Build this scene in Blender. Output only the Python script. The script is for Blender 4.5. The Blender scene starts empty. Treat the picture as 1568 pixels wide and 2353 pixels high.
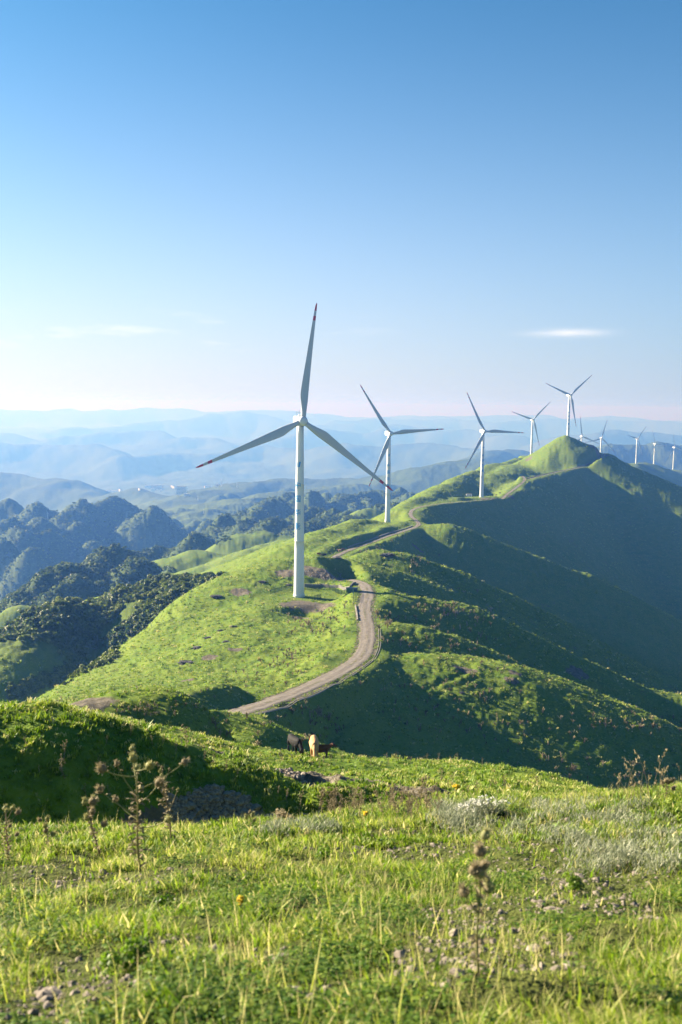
import bpy, bmesh, math, random
import numpy as np
from mathutils import Vector, Matrix

random.seed(7)
RNG = np.random.default_rng(7)
SC = bpy.context.scene
COL = SC.collection
R = math.radians

# ---------------------------------------------------------------- camera
PITCH, ROLL = R(6.14), R(0.7)
FP = 2287.0                       # focal length in units of a 1568 px wide frame
cam_d = bpy.data.cameras.new('camera')
cam_d.sensor_fit = 'VERTICAL'; cam_d.sensor_height = 36.0; cam_d.sensor_width = 24.0
cam_d.lens = FP / 2353 * 36
cam_d.clip_start = 0.05; cam_d.clip_end = 200000
cam_d.dof.use_dof = True; cam_d.dof.focus_distance = 300; cam_d.dof.aperture_fstop = 3.2
cam = bpy.data.objects.new('camera', cam_d); COL.objects.link(cam)
cam.matrix_world = Matrix.Rotation(R(90) - PITCH, 4, 'X') @ Matrix.Rotation(ROLL, 4, 'Z')
SC.camera = cam

# ---------------------------------------------------------------- sun, sky, exposure
SUN_EL, SUN_AZ = R(20), R(-63)    # azimuth from straight ahead (+Y), negative = left
sun_d = bpy.data.lights.new('sun', 'SUN'); sun_d.energy = 5.0; sun_d.angle = R(0.5); sun_d.color = (1.0, 0.84, 0.62)
sun = bpy.data.objects.new('sun', sun_d); COL.objects.link(sun)
SUN_DIR = Vector((math.cos(SUN_EL) * math.sin(SUN_AZ), math.cos(SUN_EL) * math.cos(SUN_AZ), math.sin(SUN_EL)))
sun.rotation_euler = SUN_DIR.to_track_quat('Z', 'Y').to_euler()
world = bpy.data.worlds.new('World'); SC.world = world; world.use_nodes = True
wn = world.node_tree.nodes; wl = world.node_tree.links
sky = wn.new('ShaderNodeTexSky'); sky.sky_type = 'NISHITA'; sky.sun_disc = False
sky.sun_elevation = SUN_EL; sky.sun_rotation = SUN_AZ
sky.altitude = 1000; sky.air_density = .6; sky.dust_density = 1.2; sky.ozone_density = .5
bg = wn['Background']; bg.inputs[1].default_value = 0.05
def wmath(op, a, b=0.0, c=0.0, clamp=False):
    o = wn.new('ShaderNodeMath'); o.operation = op; o.use_clamp = clamp
    for k, v in enumerate((a, b, c)):
        if isinstance(v, (int, float)): o.inputs[k].default_value = v
        else: wl.new(v, o.inputs[k])
    return o.outputs[0]
def wmix(f, a, b, mode='MIX'):
    o = wn.new('ShaderNodeMix'); o.data_type = 'RGBA'; o.blend_type = mode
    for k, v in (('Factor', f), ('A', a), ('B', b)):
        if isinstance(v, (int, float)): o.inputs[k].default_value = v
        elif isinstance(v, tuple): o.inputs[k].default_value = (*v, 1)
        else: wl.new(v, o.inputs[k])
    return o.outputs['Result']
wtc = wn.new('ShaderNodeTexCoord'); wsep = wn.new('ShaderNodeSeparateXYZ'); wl.new(wtc.outputs['Generated'], wsep.inputs[0])
blue = wmix(1.0, sky.outputs[0], (.115, .655, .89), 'MULTIPLY')        # clear mountain air: less red than the model sky
sunside = wmath('MULTIPLY_ADD', wsep.outputs['X'], -1.45, .5, True)   # the mist is whiter towards the sun
mist_c = wmix(sunside, (2.3, 2.8, 3.4), (4.3, 4.3, 4.5))
zc = wmath('MAXIMUM', wsep.outputs['Z'], 0.0)
mist_f = wmath('POWER', 2.718, wmath('MULTIPLY', wmath('POWER', wmath('MULTIPLY', zc, 4.9), 1.45), -1.0))
wcol = wmix(mist_f, blue, mist_c)
# thin low clouds, long and flat
wmap = wn.new('ShaderNodeMapping'); wmap.inputs['Scale'].default_value = (9, 9, 60); wl.new(wtc.outputs['Generated'], wmap.inputs[0])
wno = wn.new('ShaderNodeTexNoise'); wno.inputs['Scale'].default_value = 1.0; wno.inputs['Detail'].default_value = 6; wno.inputs['Roughness'].default_value = .62
wl.new(wmap.outputs[0], wno.inputs['Vector'])
cl = wmath('MULTIPLY_ADD', wno.outputs['Fac'], 6.0, -3.3, True)
band = wmath('MULTIPLY', wmath('MULTIPLY_ADD', zc, 55, -2.1, True), wmath('MULTIPLY_ADD', zc, -45, 4.3, True))
band = wmath('MULTIPLY', band, wmath('MULTIPLY_ADD', wsep.outputs['X'], -7, .5, True))
dx2 = wmath('POWER', wmath('MULTIPLY', wmath('SUBTRACT', wsep.outputs['X'], .215), 34), 2.0); dz2 = wmath('POWER', wmath('ABSOLUTE', wmath('MULTIPLY', wmath('SUBTRACT', zc, .0715), 290)), 2.0)
puff = wmath('MULTIPLY', wmath('POWER', 2.718, wmath('MULTIPLY', wmath('ADD', dx2, dz2), -1.0)), wmath('MULTIPLY_ADD', wno.outputs['Fac'], 4.0, -1.2, True))
wcol = wmix(wmath('MULTIPLY', wmath('MULTIPLY', cl, band), .5), wcol, (5.2, 5.15, 5.15))
wcol = wmix(wmath('MULTIPLY', puff, .9), wcol, (5.0, 4.95, 4.95))
wl.new(wcol, bg.inputs[0])
SC.view_settings.view_transform = 'Standard'; SC.view_settings.look = 'None'
SC.view_settings.exposure = 2.2; SC.view_settings.gamma = 1.0
SC.cycles.use_denoising = True
SC.cycles.max_bounces = 6; SC.cycles.transparent_max_bounces = 12; SC.cycles.volume_bounces = 1

# ---------------------------------------------------------------- picture <-> place
def at(u, v, d):
    """the point at depth d (metres along +Y) seen at (u, v) of a 1568 x 2353 frame"""
    x, y = (u - 784) / FP, -(v - 1176.5) / FP
    c, s = math.cos(ROLL), math.sin(ROLL)
    x, y = x * c - y * s, x * s + y * c
    cp, sp = math.cos(PITCH), math.sin(PITCH)
    dy = cp + y * sp; dz = -sp + y * cp
    k = d / dy
    return np.array((x * k, d, dz * k))

def P(*pts): return np.array([at(*p) for p in pts])

# ---------------------------------------------------------------- noise
_perm = np.random.default_rng(3).permutation(256).astype(np.int64); _perm = np.concatenate([_perm, _perm, _perm])
_ga = np.random.default_rng(4).uniform(0, 2 * np.pi, 256); _gx, _gy = np.cos(_ga), np.sin(_ga)
def noise(x, y, sc=1.0, seed=0):
    x = np.asarray(x, float) / sc + seed * 17.31; y = np.asarray(y, float) / sc - seed * 9.77
    xi = np.floor(x); yi = np.floor(y); xf = x - xi; yf = y - yi
    xi = xi.astype(np.int64) & 255; yi = yi.astype(np.int64) & 255
    u = xf * xf * xf * (xf * (xf * 6 - 15) + 10); v = yf * yf * yf * (yf * (yf * 6 - 15) + 10)
    def g(ix, iy, fx, fy):
        h = _perm[_perm[ix] + iy]
        return _gx[h] * fx + _gy[h] * fy
    a = g(xi, yi, xf, yf); b = g(xi + 1, yi, xf - 1, yf); c = g(xi, yi + 1, xf, yf - 1); d = g(xi + 1, yi + 1, xf - 1, yf - 1)
    return (a + u * (b - a) + v * ((c + u * (d - c)) - (a + u * (b - a)))) * 1.5
def fbm(x, y, sc, n=4, seed=0, gain=0.5, lac=2.03):
    t = 0; a = 1.0
    for i in range(n):
        t = t + a * noise(x, y, sc, seed + i); a *= gain; sc /= lac
    return t
def worley(x, y, sc, seed=0):
    x = np.asarray(x, float) / sc; y = np.asarray(y, float) / sc
    xi = np.floor(x).astype(np.int64); yi = np.floor(y).astype(np.int64)
    best = np.full(x.shape, 9.0)
    for dx in (-1, 0, 1):
        for dy in (-1, 0, 1):
            cx, cy = xi + dx, yi + dy
            h = _perm[(_perm[(cx + seed * 31) & 255] + cy) & 511]; h2 = _perm[(h + 57 + cx) & 511]
            best = np.minimum(best, (cx + h / 256 - x) ** 2 + (cy + h2 / 256 - y) ** 2)
    return np.sqrt(best)
def sstep(a, b, x):
    t = np.clip((x - a) / (b - a), 0, 1); return t * t * (3 - 2 * t)
def smax(a, b, k):
    h = np.clip(0.5 + 0.5 * (a - b) / k, 0, 1)
    return b + (a - b) * h + k * h * (1 - h), h

# ---------------------------------------------------------------- the lie of the land
# near ground: scattered spot heights joined by a thin plate
CORE = [tuple(c) for c in ((0, 0, -1.4), (-6, 0, -1.5), (6, 0, -1.3), (0, 5, -2.8), (-5, 5, -2.85), (5, 5, -2.7), (-14, 2, -2.5), (14, 3, -2.2), (0, -8, 0.6))]
CORE += list(P(
 (200,1922,10),(500,1914,10),(784,1885,11),(1100,1852,12),(1400,1832,13),(1568,1818,14),(1900,1800,14),(-300,1905,11),
 (500,2015,7.5),(100,2020,7.5),(1100,1985,8),(800,2000,7.8),(200,2000,14),(500,1995,14),(760,1930,16),(1000,1885,24),(1200,1868,26),(1450,1862,26),(1620,1880,26),
 (-100,1650,44),(0,1652,42),(150,1661,42),(300,1681,40),(430,1723,38),(560,1776,36),
 (0,1672,33),(150,1671,34),(300,1688,34),(150,1692,58),(300,1712,56),(430,1750,52),(560,1800,50),
 (-60,1648,95),(0,1642,100),(100,1636,105),(210,1640,98),(300,1640,103),(400,1652,103),(250,1662,88),(330,1674,86),
 (590,1762,98),
 (700,1753,112),(850,1746,112),(1000,1753,100),(1100,1767,92),(1290,1793,76),(1420,1834,56),
 (640,1800,60),(750,1800,62),(900,1791,66),(1050,1796,62),(1200,1811,54),(750,1841,40),(1000,1841,40),(1250,1841,38),
 (725,1740,200),(660,1720,195),(690,1700,208),(1000,1790,165),(1200,1880,130),(1400,1990,110),(1568,2100,90),(1568,1960,40),
 (690,1640,222),(740,1610,237),(880,1672,225),(950,1720,215),
 (480,1655,165),(560,1632,185),(640,1606,203),(720,1573,225),(790,1538,250),(836,1500,276),(845,1450,308),(838,1400,345),(845,1365,378),(838,1345,400),
 (300,1612,200),(150,1622,190),(30,1636,180),(400,1570,245),(550,1571,245),(650,1530,275),(300,1560,270),(450,1500,300),(600,1450,325),(700,1480,305),(760,1450,322),(780,1420,340),
 (614,1300,470),(540,1315,450),(476,1335,430),(414,1378,405),(333,1448,370),(267,1494,345),(190,1540,320),(133,1579,300),(71,1612,275),(0,1640,240),
 (500,1400,385),(400,1450,355),(300,1520,318),(200,1570,288),
 (690,1371,396),(640,1372,392),(760,1365,396),(800,1360,400),(720,1350,412),(660,1346,415),(690,1392,382),(700,1425,368),(640,1410,368),
 (690,1290,452),(720,1283,455),(760,1293,452),(800,1315,442),(740,1320,500),(840,1335,425),
 (890,1362,380),(880,1392,355),(868,1445,318),(900,1535,270),
 (960,1560,300),(960,1480,345),(1000,1440,420),(960,1340,455),(1080,1700,280)))
for q in P((-120,1706,26.5),(0,1704,27),(150,1698,28),(250,1690,29),(350,1715,29.5),(450,1755,30),(500,1768,30),(605,1801,30),(681,1851,29)):
    CORE.append(q); CORE.append(q + np.array((1.8, -4.2, -3.9))); CORE.append(q + np.array((2.6, -7.5, -5.0)))
for q in P((200,1640,99),(300,1640,103),(400,1652,103)):
    CORE.append(q); CORE.append(q + np.array((2, -4, -3.2)))
for q in P((330,1675,152),(400,1690,147),(470,1712,137),(530,1734,127),(560,1746,120),(600,1760,112)):
    CORE.append(q); CORE.append(q + np.array((4, -5, -5.5))); CORE.append(q + np.array((6, -11, -6.0)))
_fl = P((614,1300,470),(540,1315,450),(476,1335,430),(414,1378,405),(333,1448,370),(267,1494,345),(190,1540,320),(133,1579,300),(71,1612,275),(0,1640,240))
for p in _fl:
    CORE.append(p + np.array((-15, 18, -15))); CORE.append(p + np.array((-50, 45, -56)))
CORE = np.array(CORE)
def _tps_fit(pts, lam=0.6):
    n = len(pts); S = 100.0
    xy = pts[:, :2] / S
    d = np.linalg.norm(xy[:, None] - xy[None], axis=2)
    K = np.where(d > 0, d * d * np.log(d + 1e-12), 0)
    K += lam * 1e-4 * np.eye(n)
    Pm = np.hstack([np.ones((n, 1)), xy])
    A = np.zeros((n + 3, n + 3)); A[:n, :n] = K; A[:n, n:] = Pm; A[n:, :n] = Pm.T
    b = np.zeros(n + 3); b[:n] = pts[:, 2]
    return np.linalg.solve(A, b)
_tw = _tps_fit(CORE)
def tps(x, y):
    S = 100.0; out = np.zeros(x.shape)
    xs, ys = x / S, y / S
    for (px, py), w in zip(CORE[:, :2] / S, _tw[:-3]):
        d2 = (xs - px) ** 2 + (ys - py) ** 2 + 1e-12
        out += w * d2 * np.log(d2) * 0.5
    return out + _tw[-3] + _tw[-2] * xs + _tw[-1] * ys

# crests: polyline, rounding width, fall to the left / right of its run, forest cover 0..1
RIDGES = [
 (P((870,1528,272),(830,1560,250),(800,1600,235),(778,1645,220),(758,1695,206)), 5, .55, .6, 0),
 # spurs running down to the right of the grassy ridge
 (P((860,1535,268),(910,1520,275),(959,1513,278),(1006,1517,280),(1051,1519,280),(1087,1528,281),(1132,1540,283),(1186,1567,286),(1245,1599,290),(1312,1630,295),(1380,1657,300),(1447,1675,306),(1568,1696,318),(1720,1715,330)), 27, .6, .46, 0),
 (P((866,1450,312),(882,1440,316),(915,1435,318),(952,1440,318),(996,1455,320),(1043,1477,322),(1087,1510,325),(1130,1550,328)), 9, .6, .5, 0),
 (P((870,1372,372),(907,1374,370),(952,1376,375),(997,1383,380),(1042,1389,385),(1078,1410,383),(1105,1432,381),(1141,1446,381),(1186,1468,379),(1236,1488,378),(1290,1511,376),(1335,1536,374),(1380,1554,373),(1435,1576,371),(1492,1590,370),(1568,1603,368),(1720,1640,366)), 13, .6, .55, 0),
 (P((800,1290,490),(840,1275,500),(875,1268,505),(907,1270,505),(938,1283,505),(970,1292,507),(1010,1306,506),(1051,1328,506),(1087,1342,506),(1114,1355,506),(1168,1387,505),(1222,1423,504),(1267,1450,503),(1312,1470,502),(1357,1491,501),(1402,1513,500),(1447,1536,499),(1492,1549,499),(1568,1588,497),(1700,1650,495)), 15, .55, .58, 0),
 (P((940,1203,770),(1020,1207,762),(1042,1218,760),(1087,1232,756),(1132,1247,754),(1177,1265,752),(1222,1279,750),(1267,1297,748),(1312,1315,746),(1357,1337,744),(1402,1362,742),(1447,1385,740),(1492,1410,738),(1530,1442,735),(1568,1461,733),(1700,1530,730)), 20, .55, .6, 0),
 # the main ridge
 (P((770,1300,490),(760,1272,540),(800,1244,600),(860,1222,680),(905,1207,760),(950,1193,800),(955,1172,860),(990,1156,940),(1060,1148,1030),(1109,1143,1062),(1160,1139,1090),(1206,1106,1190),(1250,1097,1245),(1290,1088,1297),(1340,1078,1357),(1375,1063,1412),(1397,1050,1455),(1440,1072,1530),(1500,1106,1580),(1568,1141,1620),(1700,1200,1700)), 13, .5, .74, 0),
 (P((1245,1050,1440),(1262,1040,1442),(1274,1020,1448),(1284,1008,1453),(1297,1003,1455),(1310,1009,1457),(1330,1018,1460),(1352,1025,1462),(1390,1043,1465)), 8, 1.1, .42, 0),
 (P((700,1250,580),(740,1224,660),(790,1209,740),(830,1195,775),(858,1195,782),(885,1203,790),(905,1206,795)), 10, .42, .5, 0),
 (P((905,1190,840),(925,1166,900),(950,1148,960),(1000,1126,1060),(1060,1098,1200),(1110,1077,1330),(1160,1061,1450),(1200,1055,1520),(1225,1060,1540),(1262,1040,1500),(1290,1008,1458)), 14, .72, .62, 0),
 (P((1040,1140,1130),(1100,1110,1200),(1160,1080,1300),(1200,1066,1400)), 40, .65, .62, 0),
 # dark ridge to the right with the last turbines
 (P((1330,1090,2300),(1390,1075,2500),(1450,1069,2700),(1500,1069,2900),(1568,1077,3050),(1700,1085,3200)), 40, .4, .45, .3),
 # bush and grass ridges left of the ridge
 (P((500,1345,540),(457,1345,560),(430,1347,570),(391,1350,585),(333,1364,600),(280,1388,605),(238,1409,610),(205,1440,605),(180,1480,590)), 18, .6, .6, .85),
 (P((400,1362,690),(357,1351,710),(333,1347,725),(290,1356,730),(248,1370,735),(215,1388,735),(193,1403,730),(170,1430,720)), 16, .6, .6, .1),
 (P((-60,1590,420),(0,1538,440),(30,1508,455),(60,1482,475),(100,1442,505),(130,1414,530),(150,1402,545),(164,1398,555),(200,1408,560),(238,1428,560),(280,1452,540),(330,1475,500)), 12, .75, .8, 1),
 (P((-60,1500,640),(0,1487,650),(29,1477,655),(57,1475,660),(85,1484,660)), 14, .7, .7, .15),
 (P((-60,1470,830),(0,1430,845),(25,1406,855),(48,1391,860),(80,1402,865),(119,1418,870),(160,1440,860)), 10, .8, .8, .3),
 (P((110,1323,1000),(145,1304,1010),(170,1304,1010),(200,1330,1020),(235,1285,1130),(262,1263,1160),(280,1266,1165),(300,1290,1170)), 14, .9, .9, 1),
 (P((300,1330,1030),(324,1294,1050),(345,1305,1060),(380,1330,1060),(410,1350,1040)), 16, .8, .9, .9),
 (P((40,1400,930),(70,1363,960),(110,1324,1000)), 14, .9, .9, 1),
 (P((395,1300,1080),(420,1278,1100),(450,1270,1110),(490,1275,1110),(525,1300,1100),(535,1330,1080)), 40, .55, .55, .15),
 (P((425,1340,960),(450,1318,980),(470,1309,990),(500,1309,990),(525,1325,980)), 30, .6, .6, .2),
 (P((545,1246,1300),(565,1228,1320),(600,1224,1320),(640,1235,1320),(700,1250,1250)), 28, .85, .6, .45),
 (P((540,1290,1000),(600,1262,1050),(650,1245,1100),(720,1235,1100),(800,1215,1100),(850,1200,1150)), 40, .6, .45, .12),
]
def cone(u, v, d, w=30, s=1.0, f=1.0): RIDGES.append((P((u, v, d), (u + 0.01, v, d)), w * .62, s * 1.22, s * 1.22, f))
for c in ((443,1231,1450,25),(364,1258,1500,28),(312,1269,1480,22),(512,1187,1900,38,1.1),(571,1199,1750,35),(600,1205,1700,30),(628,1194,1650,35),(555,1170,2100,30),(590,1175,2050,30),
          (622,1143,2350,60,1.0),(660,1139,2600,55,1.0),(600,1160,2300,40),(716,1128,2500,25,1.35),(752,1130,2800,32,1.1),(795,1136,2600,60,.9),(830,1132,2650,45),(866,1125,2700,48),(917,1123,2700,40),(940,1135,2600,40),
          (719,1170,1900,40),(690,1185,1850,40),(760,1175,1800,40),(740,1190,1650,40),(790,1180,1700,45,.9,.9),(847,1170,1550,50,.7,.4),(900,1160,1700,60,.8,.7),(820,1192,1450,40,.8,.8),(700,1205,1500,40,.8,.8)):
    cone(*c)
for c in ((-50,1150,2680,50),(14,1144,2700,46,.95),(45,1170,2600,40),(81,1157,2520,42),(117,1170,2560,36),(152,1176,2420,42),(195,1150,2520,40,1.05),(225,1168,2540,36),(258,1148,2600,60,.9),(285,1160,2600,50,.9),(350,1166,2420,46,.95),(19,1193,2250,34),(36,1212,2180,30),(93,1190,2300,36),(60,1222,2150,30),(180,1205,2300,34),(120,1222,2200,30),(215,1240,2200,30),(320,1190,2480,34),(5,1240,2050,30),(75,1262,2000,30),
          (150,1300,1010,16),(112,1322,990,15),(262,1261,1160,22),(240,1285,1120,18),(205,1325,1040,16),(324,1292,1050,22),(350,1312,1040,16),(300,1330,1020,15),(176,1330,960,15),(140,1350,930,14),(230,1345,960,14),(280,1350,980,14),(395,1318,1010,15),
          (500,1215,1800,24),(535,1207,1800,24),(470,1228,1700,22),(585,1188,1950,26),(640,1168,2300,28),(675,1150,2500,30),(695,1162,2400,26),(735,1150,2600,28),(775,1150,2500,28),(815,1150,2450,28),(850,1148,2550,28),(885,1138,2650,28),(655,1200,1650,24),(770,1200,1500,24),(870,1165,1700,26),
          (300,1190,2900,40,.9),(335,1182,3300,46,.85),(375,1178,3400,46,.85),(415,1172,3500,50,.8),(455,1165,3700,52,.8),(490,1160,3600,50,.85),(545,1158,3700,52,.8),(575,1142,4100,60,.7),(500,1140,4300,60,.7),(535,1135,4500,64,.65),(620,1132,4400,62,.65),(660,1124,4600,66,.6),(700,1128,4200,60,.7),(740,1120,4500,64,.65),(790,1120,4300,60,.7),(830,1115,4500,62,.65),(880,1112,4500,62,.6),(590,1172,2900,40,.9),(430,1205,2700,38,.95),(555,1190,2500,34,1.0),(480,1198,2500,34,1.0),(690,1150,2900,38,.95),(755,1138,3000,40,.95),(820,1140,2900,38,.95),
          (440,1185,3300,60),(520,1172,3500,60),(580,1150,3700,70),(400,1195,3000,50),(460,1200,2900,46)):
    cone(*c)
RIDGES += [
 (P((-120,1175,2700),(14,1185,2700),(45,1200,2620),(81,1195,2560),(117,1205,2560),(150,1215,2500),(195,1195,2540),(258,1190,2600),(310,1212,2550),(350,1205,2450),(378,1225,2380),(402,1260,2320),(425,1315,2280)), 30, .9, 1.0, 1),
 (P((-80,1230,2200),(36,1245,2200),(93,1225,2280),(150,1265,2200)), 26, 1.0, 1.0, 1),
 (P((152,1195,2420),(180,1220,2350),(215,1255,2250)), 26, 1.0, 1.0, 1),
 # hills beyond
 (P((300,1200,3400),(350,1185,3500),(400,1165,3700),(430,1160,3800),(480,1168,3700),(540,1160,3900)), 80, .45, .45, .5),
 (P((420,1168,4200),(440,1150,4500),(480,1132,4700),(540,1119,5000),(600,1107,5200),(680,1099,5300),(760,1096,5300),(804,1096,5300),(902,1098,5200),(926,1086,5200),(999,1074,5000),(1057,1063,4900),(1100,1060,4900)), 150, .3, .3, .5),
 (P((480,1180,3300),(560,1150,3700),(640,1135,4000),(720,1125,4200),(800,1118,4300)), 100, .35, .35, .6),
 (P((-80,1090,6100),(0,1089,6200),(48,1090,6200),(86,1101,6150),(157,1098,6000),(190,1115,5900),(248,1144,5600),(286,1129,5500),(310,1125,5500),(343,1134,5400),(410,1153,5000)), 120, .4, .4, .4),
 (P((1000,1090,5200),(1057,1070,6000),(1106,1048,6500),(1145,1036,6800),(1174,1034,6900),(1233,1043,6800),(1300,1060,6500)), 150, .4, .4, .7),
 (P((1330,1050,5000),(1384,1034,5300),(1428,1026,5500),(1486,1029,5500),(1525,1024,5500),(1568,1029,5500),(1700,1035,5600)), 120, .45, .45, .7),
 (P((-150,1010,13000),(0,1015,13000),(95,1022,13000),(200,1020,12800),(229,1029,12500),(286,1051,12000),(333,1048,12500),(405,1039,13000),(476,1044,13000),(529,1034,13500),(619,1020,14000),(700,1030,13500),(804,1019,12500),(877,1024,12500),(999,1009,12500),(1096,1029,12000),(1180,1040,11000)), 400, .3, .3, .6),
 (P((0,991,17500),(48,1003,17000),(81,1017,16500),(143,1001,17000),(181,1001,17000),(267,989,17500),(343,989,17500),(381,1003,17000),(419,998,17000),(476,1003,17000),(540,1030,16000)), 400, .35, .35, .6),
 (P((560,1030,17000),(640,1005,18000),(720,985,19000),(804,992,20000),(853,990,20000),(916,973,20500),(965,980,20500),(1010,986,20000),(1077,985,20000),(1145,1002,19000),(1200,1000,18000)), 400, .35, .35, .6),
 (P((1250,1010,15000),(1320,1000,14500),(1389,997,14000),(1438,987,14500),(1510,992,14500),(1568,1000,14500),(1700,1010,14000)), 350, .35, .35, .6),
 (P((100,990,23000),(214,977,24000),(286,976,24000),(357,967,25000),(429,963,25000),(500,946,26000),(548,944,26000),(595,953,26000),(643,963,25500),(720,975,25000),(800,972,25000)), 500, .35, .35, .6),
 (P((780,965,27000),(887,958,28000),(980,966,27500),(1060,962,28000),(1140,972,27000),(1213,962,28000),(1290,958,28000),(1380,966,28000),(1460,962,28000),(1568,972,27000)), 500, .35, .35, .6),
 (P((-200,938,36000),(0,938,36000),(143,938,36000),(224,941,36000),(255,937,36000),(281,941,36000),(343,934,36500),(429,938,36000),(548,939,36000),(581,938,36000),(681,941,36000),(747,948,36000),(804,953,36000),(887,949,36000),(950,953,36000),(1023,951,36000),(1106,953,36000),(1213,955,36000),(1272,948,36000),(1340,956,36000),(1447,954,36000),(1510,961,36000),(1568,961,36000),(1750,964,36000)), 500, .3, .3, .6),
]

for _i, (_p, _w, _a, _b, _f) in enumerate(RIDGES):
    _d = _p[:, 1].mean()
    if _d > 5000:
        _k = (_d / 5000) ** -.08; RIDGES[_i] = (_p * _k, _w * _k * (.55 if _d > 9000 else .8), max(_a, .6 if _d > 9000 else .45), max(_b, .6 if _d > 9000 else .45), _f)
def ridge_eval(x, y, pts, w, sl, sr):
    best = np.full(x.shape, -1e9)
    for a, b in zip(pts[:-1], pts[1:]):
        ax, ay, az = a; ex, ey, ez = b - a
        L2 = ex * ex + ey * ey + 1e-9
        t = np.clip(((x - ax) * ex + (y - ay) * ey) / L2, 0, 1)
        dx = x - ax - t * ex; dy = y - ay - t * ey
        dist = np.hypot(dx, dy)
        side = (ex * dy - ey * dx) / (math.sqrt(L2) * (dist + 1e-6))
        s = sr + (sl - sr) * (0.5 + 0.5 * np.clip(side * 1.3, -1, 1))
        best = np.maximum(best, az + t * ez - s * (np.sqrt(dist * dist + w * w) - w))
    return best

def base_height(x, y):
    r = np.hypot(x, y)
    # warp the plan a little so crests are not ruler-straight
    warp = sstep(250, 900, r)
    fw = sstep(2500, 6000, r)
    wx = x + warp * r * .006 * (fbm(x, y, 120, 3, 40) * (1 - fw) + 1.6 * fw * fbm(x, y, 2600, 3, 41)); wy = y + warp * r * .006 * (fbm(x, y, 120, 3, 50) * (1 - fw) + 1.6 * fw * fbm(x, y, 2600, 3, 51))
    floor = -140 - 380 * sstep(400, 1500, r) - 210 * sstep(3500, 7500, r)
    floor = floor + sstep(3000, 8000, r) * (110 * fbm(x, y, 2600, 4, 11))
    z = floor; f = np.full(x.shape, .5)
    m = (y < 800) & (np.abs(x) < 420)
    c = np.full(x.shape, -1e4)
    c[m] = tps(x[m], y[m])
    xl = np.interp(y, _fl[::-1, 1], _fl[::-1, 0]) - 10
    c = c - .35 * sstep(150, 260, y) * np.maximum(0, xl - x) - 0.9 * np.maximum(0, -150 - x) - 0.8 * np.maximum(0, y - 480) - 0.6 * np.maximum(0, x - (40 + .12 * y))
    z, h = smax(c, z, 6.0); f = f * (1 - h)
    for pts, w, sl, sr, fo in RIDGES:
        dist = pts[:, 1].mean()
        z2 = ridge_eval(wx, wy, pts, w, sl, sr)
        k = min(60, max(3.0, dist * (.009 if dist < 1000 else .005)))
        z, h = smax(z2, z, k); f = f * (1 - h) + fo * h
    return z, f

# polar sheet: angle x log distance, about one picture dot per cell
ang_d = np.linspace(R(-21.5), R(21.5), 780)
side = np.linspace(0, 1, 50)[1:] ** 1.3 * R(38)
ANG = np.concatenate([-R(21.5) - side[::-1], ang_d, R(21.5) + side])
LR = np.concatenate([np.linspace(math.log(0.25), math.log(6000), 2150), np.linspace(math.log(6000), math.log(42000), 330)[1:]])
NA, NR = len(ANG), len(LR)
RAD = np.exp(LR)
def coarse_idx(n, step): 
    i = np.arange(0, n, step); return np.append(i, n - 1) if i[-1] != n - 1 else i
ia, ir = coarse_idx(NA, 3), coarse_idx(NR, 4)
ca, cr = ANG[ia], RAD[ir]
CX, CY = np.outer(cr, np.sin(ca)), np.outer(cr, np.cos(ca))
Zc, Fc = base_height(CX, CY)
def cubic_up(Z, src, dst, axis):
    Z = np.moveaxis(Z, axis, 0)
    j = np.clip(np.searchsorted(src, dst, side='right') - 1, 0, len(src) - 2)
    t = ((dst - src[j]) / (src[j + 1] - src[j]))[:, None]
    g = lambda k: Z[np.clip(k, 0, len(src) - 1)]
    p0, p1, p2, p3 = g(j - 1), g(j), g(j + 1), g(j + 2)
    out = p1 + 0.5 * t * (p2 - p0 + t * (2 * p0 - 5 * p1 + 4 * p2 - p3 + t * (3 * (p1 - p2) + p3 - p0)))
    return np.moveaxis(out, 0, axis)
def up(Z): return cubic_up(cubic_up(Z, np.arange(len(ir)) * 1.0, np.interp(np.arange(NR), ir, np.arange(len(ir))), 0), np.arange(len(ia)) * 1.0, np.interp(np.arange(NA), ia, np.arange(len(ia))), 1)
Z = up(Zc); F = np.clip(up(Fc), 0, 1)
GX, GY = np.outer(RAD, np.sin(ANG)), np.outer(RAD, np.cos(ANG)); GR = np.broadcast_to(RAD[:, None], Z.shape)

SOIL = np.zeros_like(Z); ROCK = np.zeros_like(Z); DRY = np.zeros_like(Z)

# ------- roughness of the ground at every scale the picture shows
near = GR < 2000; far = ~near
row_n = int(np.searchsorted(RAD, 2000))
xs, ys, rs = GX[:row_n], GY[:row_n], GR[:row_n]
grass_n = 1 - sstep(.35, .7, F[:row_n])
Zn = np.zeros_like(xs)
Zn += sstep(180, 420, rs) * 1.3 * fbm(xs, ys, 48, 3, 1) * grass_n
Zn += sstep(480, 900, rs) * grass_n * (3.6 * (.5 - np.abs(fbm(xs + .35 * ys, ys * .8, 150, 4, 2))) + .8 * fbm(xs, ys, 34, 3, 3))
Zn += sstep(40, 160, rs) * 0.5 * fbm(xs, ys, 16, 3, 5)
Zn += sstep(12, 40, rs) * 0.28 * fbm(xs, ys, 4.5, 3, 8)
Zn += sstep(20, 26, rs) * (1 - sstep(45, 70, rs)) * .22 * fbm(xs, ys, 2.4, 3, 14)
Zn += 0.05 * fbm(xs, ys, 0.9, 3, 9) * (1 - sstep(60, 160, rs)) + sstep(80, 250, rs) * .22 * fbm(xs, ys, 2.2, 2, 12)
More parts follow.
